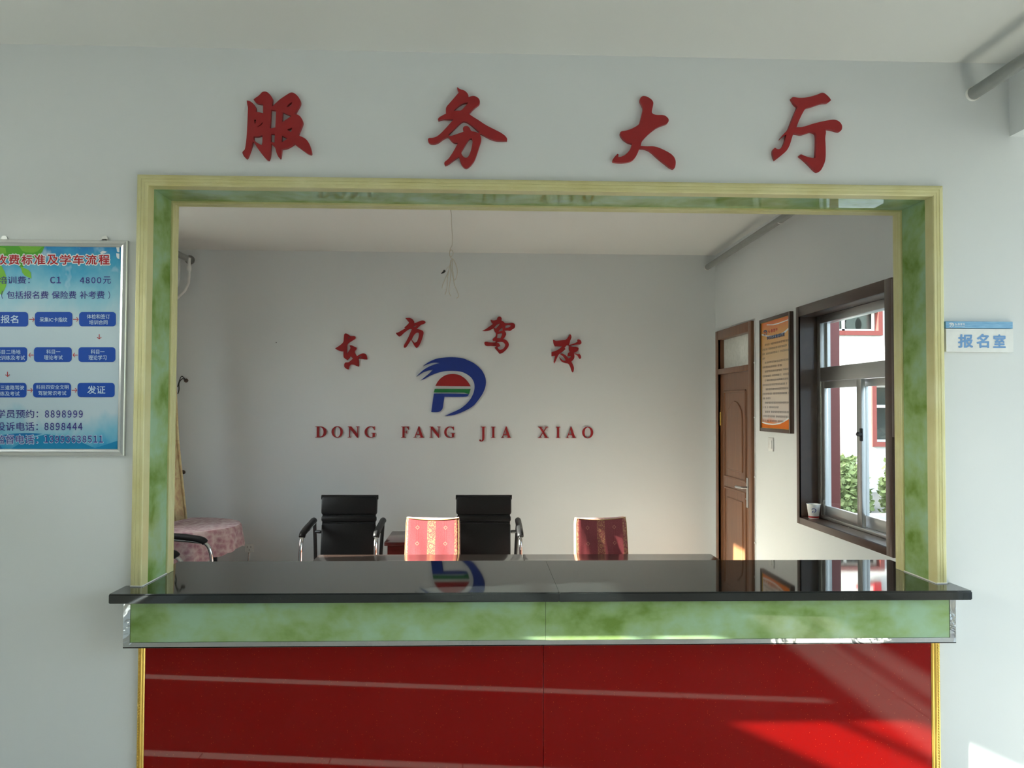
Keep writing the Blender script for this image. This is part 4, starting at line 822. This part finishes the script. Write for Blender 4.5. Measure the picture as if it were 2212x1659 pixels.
def make_dining(label, ax=0.0):
    r = empty('dining_chair', (0, 0, 0), label, 'chair', 'red covered chairs behind the desks'); kw = dict(local=True); tl = Matrix.Rotation(math.radians(-6), 3, 'X')
    m = MB(); m.box((-.19, -.36, .42), (.19, .02, .465), bev=.014); m.build('seat', M['brocade'], r, **kw)
    for x in (-.165, .165):
        m = MB(); m.tube([(x, -.33, 0), (x, -.33, .42)], [.014, .019], seg=10); m.build('leg', M['chairwood'], r, **kw)
        m = MB(); m.tube([(x*.92, .06, 0), (x*.92, .01, .42), (x*.92, .015, .60), (x*.85, .045, .90)], [.014, .019, .018, .013], seg=10); m.build('leg', M['chairwood'], r, **kw)
    m = MB(); m.box((-.145, .005, .60), (.145, .022, .90), bev=.006, rot=tl, piv=(0, 0, .45)); m.build('backrest', M['chairwood'], r, **kw)
    # loose cover: front, rear and sides as one bent shell, slightly flared and sagging at the top
    nu, nz = 28, 14; V = []
    def prof(t):  # closed rounded-rectangle section, t in 0..1
        P = []; hw, hd, rr = .160, .027, .014
        for cx_, cy_, a0 in ((hw-rr, -hd+rr, -90), (hw-rr, hd-rr, 0), (-hw+rr, hd-rr, 90), (-hw+rr, -hd+rr, 180)):
            for k in range(5): a_ = math.radians(a0+k*22.5); P.append((cx_+rr*math.cos(a_), cy_+rr*math.sin(a_)))
        return P
    base = prof(0); dense = []
    for i in range(len(base)):
        p, q = base[i], base[(i+1) % len(base)]; L = math.hypot(p[0]-q[0], p[1]-q[1]); k_ = max(1, int(L/.02))
        dense += [(p[0]+(q[0]-p[0])*j/k_, p[1]+(q[1]-p[1])*j/k_) for j in range(k_)]
    n = len(dense)
    for k in range(nz+1):
        w_ = k/nz; z = .50+.44*w_
        fl = 1+.055*(1-w_)+(-.03 if k == nz else 0)
        for x, y in dense:
            wob = .003*math.sin(9*x/.16+5*w_)*(1-w_)+.004*math.sin(23*x+11*w_)*(1-w_)**2
            zz = z-(.012*(1-(x/.16)**2) if w_ > .9 else .012*(1-(x/.16)**2)*w_)
            V.append((x*fl, y*(1+.25*(1-w_))+.03+(z-.5)*.10+wob-.02, zz))
    F = [[k*n+i, k*n+(i+1) % n, (k+1)*n+(i+1) % n, (k+1)*n+i] for k in range(nz) for i in range(n)]; F.append([nz*n+i for i in range(n)])
    m = MB(); m.add(V, F, 0, True); cv = m.build('back_cover', M['brocade'], r, label='red and gold brocade back cover', **kw)
    m = MB(); top = V[nz*n:]; fr_ = [p for p in top if p[1] < np.mean([q[1] for q in top])]; fr_.sort(key=lambda p: p[0]); m.tube([(p[0], p[1]-.001, p[2]) for p in fr_], .0022, seg=6)
    for sx in (-1, 1):
        col_ = []
        for k in range(nz+1):
            ring = V[k*n:(k+1)*n]; q = max(ring, key=lambda p: sx*p[0]*1.0-p[1]*1.2); col_.append((q[0], q[1]-.001, q[2]))
        m.tube(col_, .0022, seg=6)
    m.build('piping', M['piping'], cv, label='gold piping', **kw); return r
dc = make_dining('red brocade covered chair behind the left desk, in front of the black armchair'); dc.location = (-0.288, 2.215, 0); dc.rotation_euler = (0, 0, math.radians(-4))
d2 = copy_tree(dc); d2.location = (0.728, 2.215, 0); d2.rotation_euler = (0, 0, math.radians(10)); d2['label'] = 'red brocade covered chair behind the right desk, standing alone before the bare wall'
def desk(x0, x1, lab):
    r = empty('office_desk', ((x0+x1)/2, 1.72, 0), lab, 'desk', 'dark desks behind the counter'); y0, y1 = 1.44, 2.035
    MB().box((x0, y0, .735), (x1, y1, .76), bev=.003).build('desktop', M['deskwood'], r)
    for a in (x0+.02, x1-.045): MB().box((a, y0+.02, 0), (a+.025, y1-.02, .735)).build('side_panel', M['deskwood'], r)
    MB().box((x0+.05, y0+.06, .30), (x1-.05, y0+.078, .735)).build('modesty_panel', M['deskwood'], r)
desk(-0.913, 0.237, 'dark brown office desk behind the counter, left of the pair'); desk(0.243, 1.327, 'dark brown office desk behind the counter, right of the pair')
r = empty('side_table', (-0.44, 3.09, 0), 'dark red side table between the two black armchairs', 'table')
MB().box((-.640, 2.84, .675), (-.245, 3.34, .70), bev=.004).build('tabletop', M['sidewood'], r); MB().box((-.62, 2.86, .60), (-.265, 3.32, .675)).build('apron', M['sidewood'], r)
MB().box((-.62, 2.87, .22), (-.265, 3.31, .24)).build('shelf', M['sidewood'], r)
for x in (-.618, -.303):
    for y in (2.862, 3.282): MB().box((x, y, 0), (x+.036, y+.036, .60)).build('leg', M['sidewood'], r)
cup((-0.462, 3.02, 0.7002), 0.05, 0.016, 0.020, 'small white cup on the dark red side table')
# round table with lace cloth
TX, TY, TR = -2.03, 3.0, 0.385
r = empty('round_table', (TX, TY, 0), 'round table hidden under the pink lace cloth in the left corner', 'table')
MB().lathe([(.01, .77), (TR-.012, .77), (TR-.006, .78), (TR-.012, .792), (.01, .792)], (TX, TY, 0), seg=48).build('tabletop', M['sidewood'], r)
for a in (45, 135, 225, 315):
    x, y = TX+.25*math.cos(math.radians(a)), TY+.25*math.sin(math.radians(a)); MB().tube([(x, y, 0), (x, y, .77)], .016, seg=8).build('leg', M['blackframe'], r)
def m_lace():
    b = NB('pink_lace_cloth'); v = b.coord(); n = b.noise(v, 30, 5, 0.65, 0.8); vo = b.n('ShaderNodeTexVoronoi'); vo.inputs['Scale'].default_value = 30; b.l(v, vo.inputs['Vector'])
    f = b.math('ADD', b.math('MULTIPLY', n, 0.7), b.math('MULTIPLY', vo.outputs['Distance'], 0.45)); g = b.noise(v, 220, 2)
    return b.bsdf(b.ramp(f, [(0.38, srgb(172, 126, 134)), (0.55, srgb(194, 156, 160)), (0.75, srgb(214, 192, 190))]), 0.85, sheen=0.2, bump=g, bump_str=0.3)
M['lace'] = m_lace()
m = MB(); N = 180; V = []; rings = [(0.0, 0), (.5, 0), (.9, 0), (1.0, 0)]
for q, _ in rings[1:]:
    for k in range(N): a = 2*math.pi*k/N; V.append((TX+TR*q*math.cos(a), TY+TR*q*math.sin(a), .7945+(.0 if q < 1 else -.001)))
K = 12
for j in range(1, K+1):
    t = j/K
    for k in range(N):
        a = 2*math.pi*k/N; drop = .265-.125*math.cos(a)+.012*abs(math.sin(13*a)); fold = (.012*math.sin(11*a)+.007*math.sin(23*a+1))*t
        rr = TR+.006+.018*t+fold; rr = min(rr, .412) if math.cos(a) < -.9 else rr
        V.append((TX+rr*math.cos(a), TY+rr*math.sin(a), .7935-drop*t))
nr = 3+K; V.append((TX, TY, .795)); F = [[len(V)-1, k, (k+1) % N] for k in range(N)]
for j in range(nr-1): F += [[j*N+k, j*N+(k+1) % N, (j+1)*N+(k+1) % N, (j+1)*N+k] for k in range(N)]
m.add(V, F, 0, True); tag(m.build('tablecloth', M['lace']), 'pink lace tablecloth draped over the round table in the left corner', 'tablecloth')
# curtain
def m_curtain():
    b = NB('cream_patterned_curtain'); v = b.coord((1, 1, 0.7)); n = b.noise(v, 22, 4, 0.6, 1.0)
    return b.bsdf(b.ramp(n, [(0.4, srgb(234, 222, 176)), (0.55, srgb(222, 202, 156)), (0.7, srgb(206, 170, 140))]), 0.85, sheen=0.2)
M['curtain'] = m_curtain()
m = MB(); nu, nz = 70, 24; V = []
for j in range(nz+1):
    t = j/nz; z = 2.66-t*1.845; sp = .10+.05*t+(.06*max(0, t-.72)/.28)
    for i in range(nu+1):
        s_ = i/nu; ph = s_*math.pi*9
        xo = -2.165+.045*t+(.025*max(0, t-.7)/.3); V.append((xo-.10+s_*.14*(0.6+.5*t)+.022*math.sin(ph+.4*math.sin(3*t)), 2.66+sp*.2+s_*.44+.05*math.cos(ph)*.5, z+.004*math.sin(ph)))
F = [[j*(nu+1)+i, j*(nu+1)+i+1, (j+1)*(nu+1)+i+1, (j+1)*(nu+1)+i] for j in range(nz) for i in range(nu)]
m.add(V, F, 0, True); cu = m.build('curtain', M['curtain']); tag(cu, 'cream patterned curtain gathered in the left corner above the pink table', 'curtain')
sm_ = cu.modifiers.new('thickness', 'SOLIDIFY'); sm_.thickness = 0.003

# ------------------------------------------------------------------ windows of the hall and the sunny side
w2 = empty('window_2', (XL-.06, -2.4, 0.15), 'hall window of closed blinds below a clear transom row', kind='structure')
def LWb(m, y0, y1, z0, z1, x0=-2.545, x1=-2.455): m.box((x0, y0, z0), (x1, y1, z1)); return m
m = MB(); LWb(m, -4.5, -.31, .15, .19); LWb(m, -4.5, -.31, 2.0, 2.045)
for y in (-4.5, -.348): LWb(m, y, y+.038, .19, 2.385)
LWb(m, -4.462, -.348, 2.355, 2.385); m.build('window_frame', M['alu'], w2)
m = MB(); LWb(m, -4.462, -.348, 2.222, 2.238, -2.52, -2.485); m.build('transom_bar', M['alu'], w2)
m = MB(); LWb(m, -4.462, -.348, 2.045, 2.355, -2.503, -2.499); m.build('pane', M['glass'], w2)
for a, b_ in ((-4.46, -2.425), (-2.35, -1.375), (-1.31, -.35)):
    MB().box((-2.49, a, .20), (-2.478, b_, 1.99)).build('blind', M['blind'], w2, label='closed beige blind')
m = MB(); LWb(m, -4.462, -.348, .19, 2.0, -2.515, -2.511); m.build('pane', M['glass'], w2)
w3 = empty('window_3', (XL-.06, 2.05, 1.1), 'sunny office window in the left wall beside the curtain', kind='structure')
m = MB()
for a in ((1.70, 1.74, 1.10, 2.62), (2.58, 2.62, 1.10, 2.62), (1.74, 2.58, 1.10, 1.14), (1.74, 2.58, 2.58, 2.62)): LWb(m, *a)
m.build('window_frame', M['alu'], w3); MB().box((-2.49, 1.74, 2.36), (-2.48, 2.33, 2.58)).build('blind', M['blind'], w3, label='beige blind added to trim the sun patch on the door'); m = MB(); LWb(m, 1.74, 2.58, 1.14, 2.58, -2.503, -2.499); m.build('pane', M['glass'], w3)  # blind is an unseen addition that keeps sun off part of the door
w4 = empty('window_4', (XE+.06, -2.65, .05), 'tall hall glazing in aluminium frames', kind='structure')
m = MB()
for y in (-3.6, -2.46, -1.33, -.20): m.box((XE+.02, y, .05), (XE+.10, y+.04, 2.74))
for z in (.05, 2.70): m.box((XE+.02, -3.56, z), (XE+.10, -.20, z+.04))
m.build('window_frame', M['alu'], w4); m = MB(); m.box((XE+.058, -3.56, .09), (XE+.062, -.20, 2.70)); m.build('pane', M['glass'], w4)
d2_ = empty('door_2', (1.9, YH-.06, 0), 'brown wooden double door behind the camera', kind='structure')
m = MB()
for x in (1.4, 2.36): m.box((x, YH-.10, 0), (x+.04, YH+.01, 2.45))
m.box((1.44, YH-.10, 2.41), (2.36, YH+.01, 2.45)); m.build('door_frame', M['doorwood'], d2_)
for x in (1.442, 1.902): MB().box((x, YH-.07, .01), (x+.456, YH-.03, 2.408), bev=.004).build('door_leaf', M['doorwood'], d2_)

# ------------------------------------------------------------------ courtyard seen through the office window
MB().box((2.46, 3.52, -.1), (2.742, 3.80, 3.4), bev=.01).build('courtyard_column', M['colred'], label='dark red square column just outside the office window', cat='column')
bd = empty('courtyard_building', (8.6, 14.3, -.1), 'white building with red framed windows across the courtyard', 'building')
m = MB()
wins = [(6.95, 8.12, 3.17, 3.66), (8.03, 9.1, .90, 2.11)]
wall_grid(m, 4.0, 13.0, -.1, 6.5, wins, xw(14.0, 14.3)); m.box((4.0, 14.3, -.1), (13.0, 14.6, 6.5)); m.build('wall', M['facade'], bd)
for a, b_, c, d in wins:
    m = MB(); t = .07
    for q in ((a-t, a+.02, c-t, d+t), (b_-.02, b_+t, c-t, d+t), (a+.02, b_-.02, c-t, c+.02), (a+.02, b_-.02, d-.02, d+t)): m.box((q[0], 13.94, q[2]), (q[1], 14.10, q[3]))
    f_ = m.build('window_frame', M['colred'], bd, label='red window frame')
    m = MB(); m.box((a, 14.16, c), (b_, 14.17, d)); m.build('pane', M['glass'], f_)
    m = MB(); t = .05
    for q in ((a+.02, a+.02+t, c+.02, d-.02), (b_-.02-t, b_-.02, c+.02, d-.02), (a+.07, b_-.07, c+.02, c+.02+t), (a+.07, b_-.07, d-.02-t, d-.02)): m.box((q[0], 14.12, q[2]), (q[1], 14.15, q[3]))
    if b_-a < 1.1: m.box((a+.07, 14.12, 1.62), (b_-.07, 14.15, 1.68))
    else: m.box((7.42, 14.12, c+.02), (7.48, 14.15, d-.02))
    m.build('white_sash', M['white'], f_)
    m = MB(); m.box((a, 14.285, c), (b_, 14.299, d)); m.build('dark_interior', M['darkglass'], f_)
m = MB(); m.tube([(7.70, 14.27, 3.35), (7.70, 14.20, 3.35)], .17, seg=24); m.tube([(7.93, 14.27, 3.34), (7.93, 14.20, 3.34)], .2, seg=24); m.build('round_fan', M['darkglass'], bd, label='dark round fans behind the upper window')
m = MB()
for P in ([(7.98, 3.95), (8.12, 3.95), (8.13, 4.62), (8.06, 4.70), (7.97, 4.64)], [(7.55, 4.32), (7.98, 4.14), (7.98, 4.22), (7.56, 4.45)], [(8.12, 4.16), (8.55, 4.28), (8.55, 4.36), (8.12, 4.24)], [(7.62, 4.02), (7.98, 3.96), (7.98, 4.02), (7.62, 4.08)]):
    v, f = plate([P], .05, 1); m.add([(p[0], 13.975-p[2], p[1]) for p in v], f)
m.build('red_wall_character', M['logored'], bd, label='large red wall character')
MB().box((4.0, 9.3, -.1), (11, 9.42, .06), bev=.01).build('courtyard_kerb', M['facade'], label='low pale kerb in front of the courtyard shrubs', cat='kerb')
def shrub(cx_, cy_, rx, h, label, seed):
    rn = random.Random(seed); r = empty('shrub', (cx_, cy_, -.1), label, 'shrub', 'shrubs in the courtyard bed')
    st = MB(); lf = MB()
    for k in range(9):
        a = rn.uniform(0, 6.28); q = rn.uniform(.2, .8)*rx; tx, ty, tz = cx_+q*math.cos(a), cy_+q*math.sin(a), h*rn.uniform(.6, 1.0)
        st.tube([(cx_+rn.uniform(-.06, .06), cy_, -.1), ((cx_+tx)/2, (cy_+ty)/2, tz*.55), (tx, ty, tz)], [.012, .008, .003], seg=5)
    for k in range(2600):
        a = rn.uniform(0, 6.28); ph = rn.random(); q = rx*math.sqrt(rn.random())*(1-.45*ph**3); z = -.02+h*(ph**.75)*(.82+.25*math.sin(a*3+seed)*.5); x, y = cx_+q*math.cos(a), cy_+q*math.sin(a)
        d = Vector((rn.uniform(-1, 1), rn.uniform(-1, 1), rn.uniform(-.4, .8))).normalized(); n = d.orthogonal().normalized(); n.rotate(Matrix.Rotation(rn.uniform(0, 6.28), 3, d)); L = rn.uniform(.06, .12); W = L*.36
        c = Vector((x, y, z)); lf.add([c, c+d*L*.5+n*W, c+d*L, c+d*L*.5-n*W], [[0, 1, 2, 3]])
    st.build('stem', M['stem'], r); lf.build('foliage', M['leaf'], r)
shrub(5.66, 10.05, .36, .80, 'light green shrub beside the red column, seen through the window', 1); shrub(6.53, 9.9, .36, 1.04, 'taller green shrub at the right edge of the window view', 2)
shrub(4.70, 10.15, .36, .75, 'green shrub half hidden behind the red column', 3); shrub(7.45, 10.15, .36, .95, 'green shrub behind the right edge of the office window', 4); shrub(6.12, 11.2, .36, .85, 'green shrub set back between two others in the middle of the window view', 5)
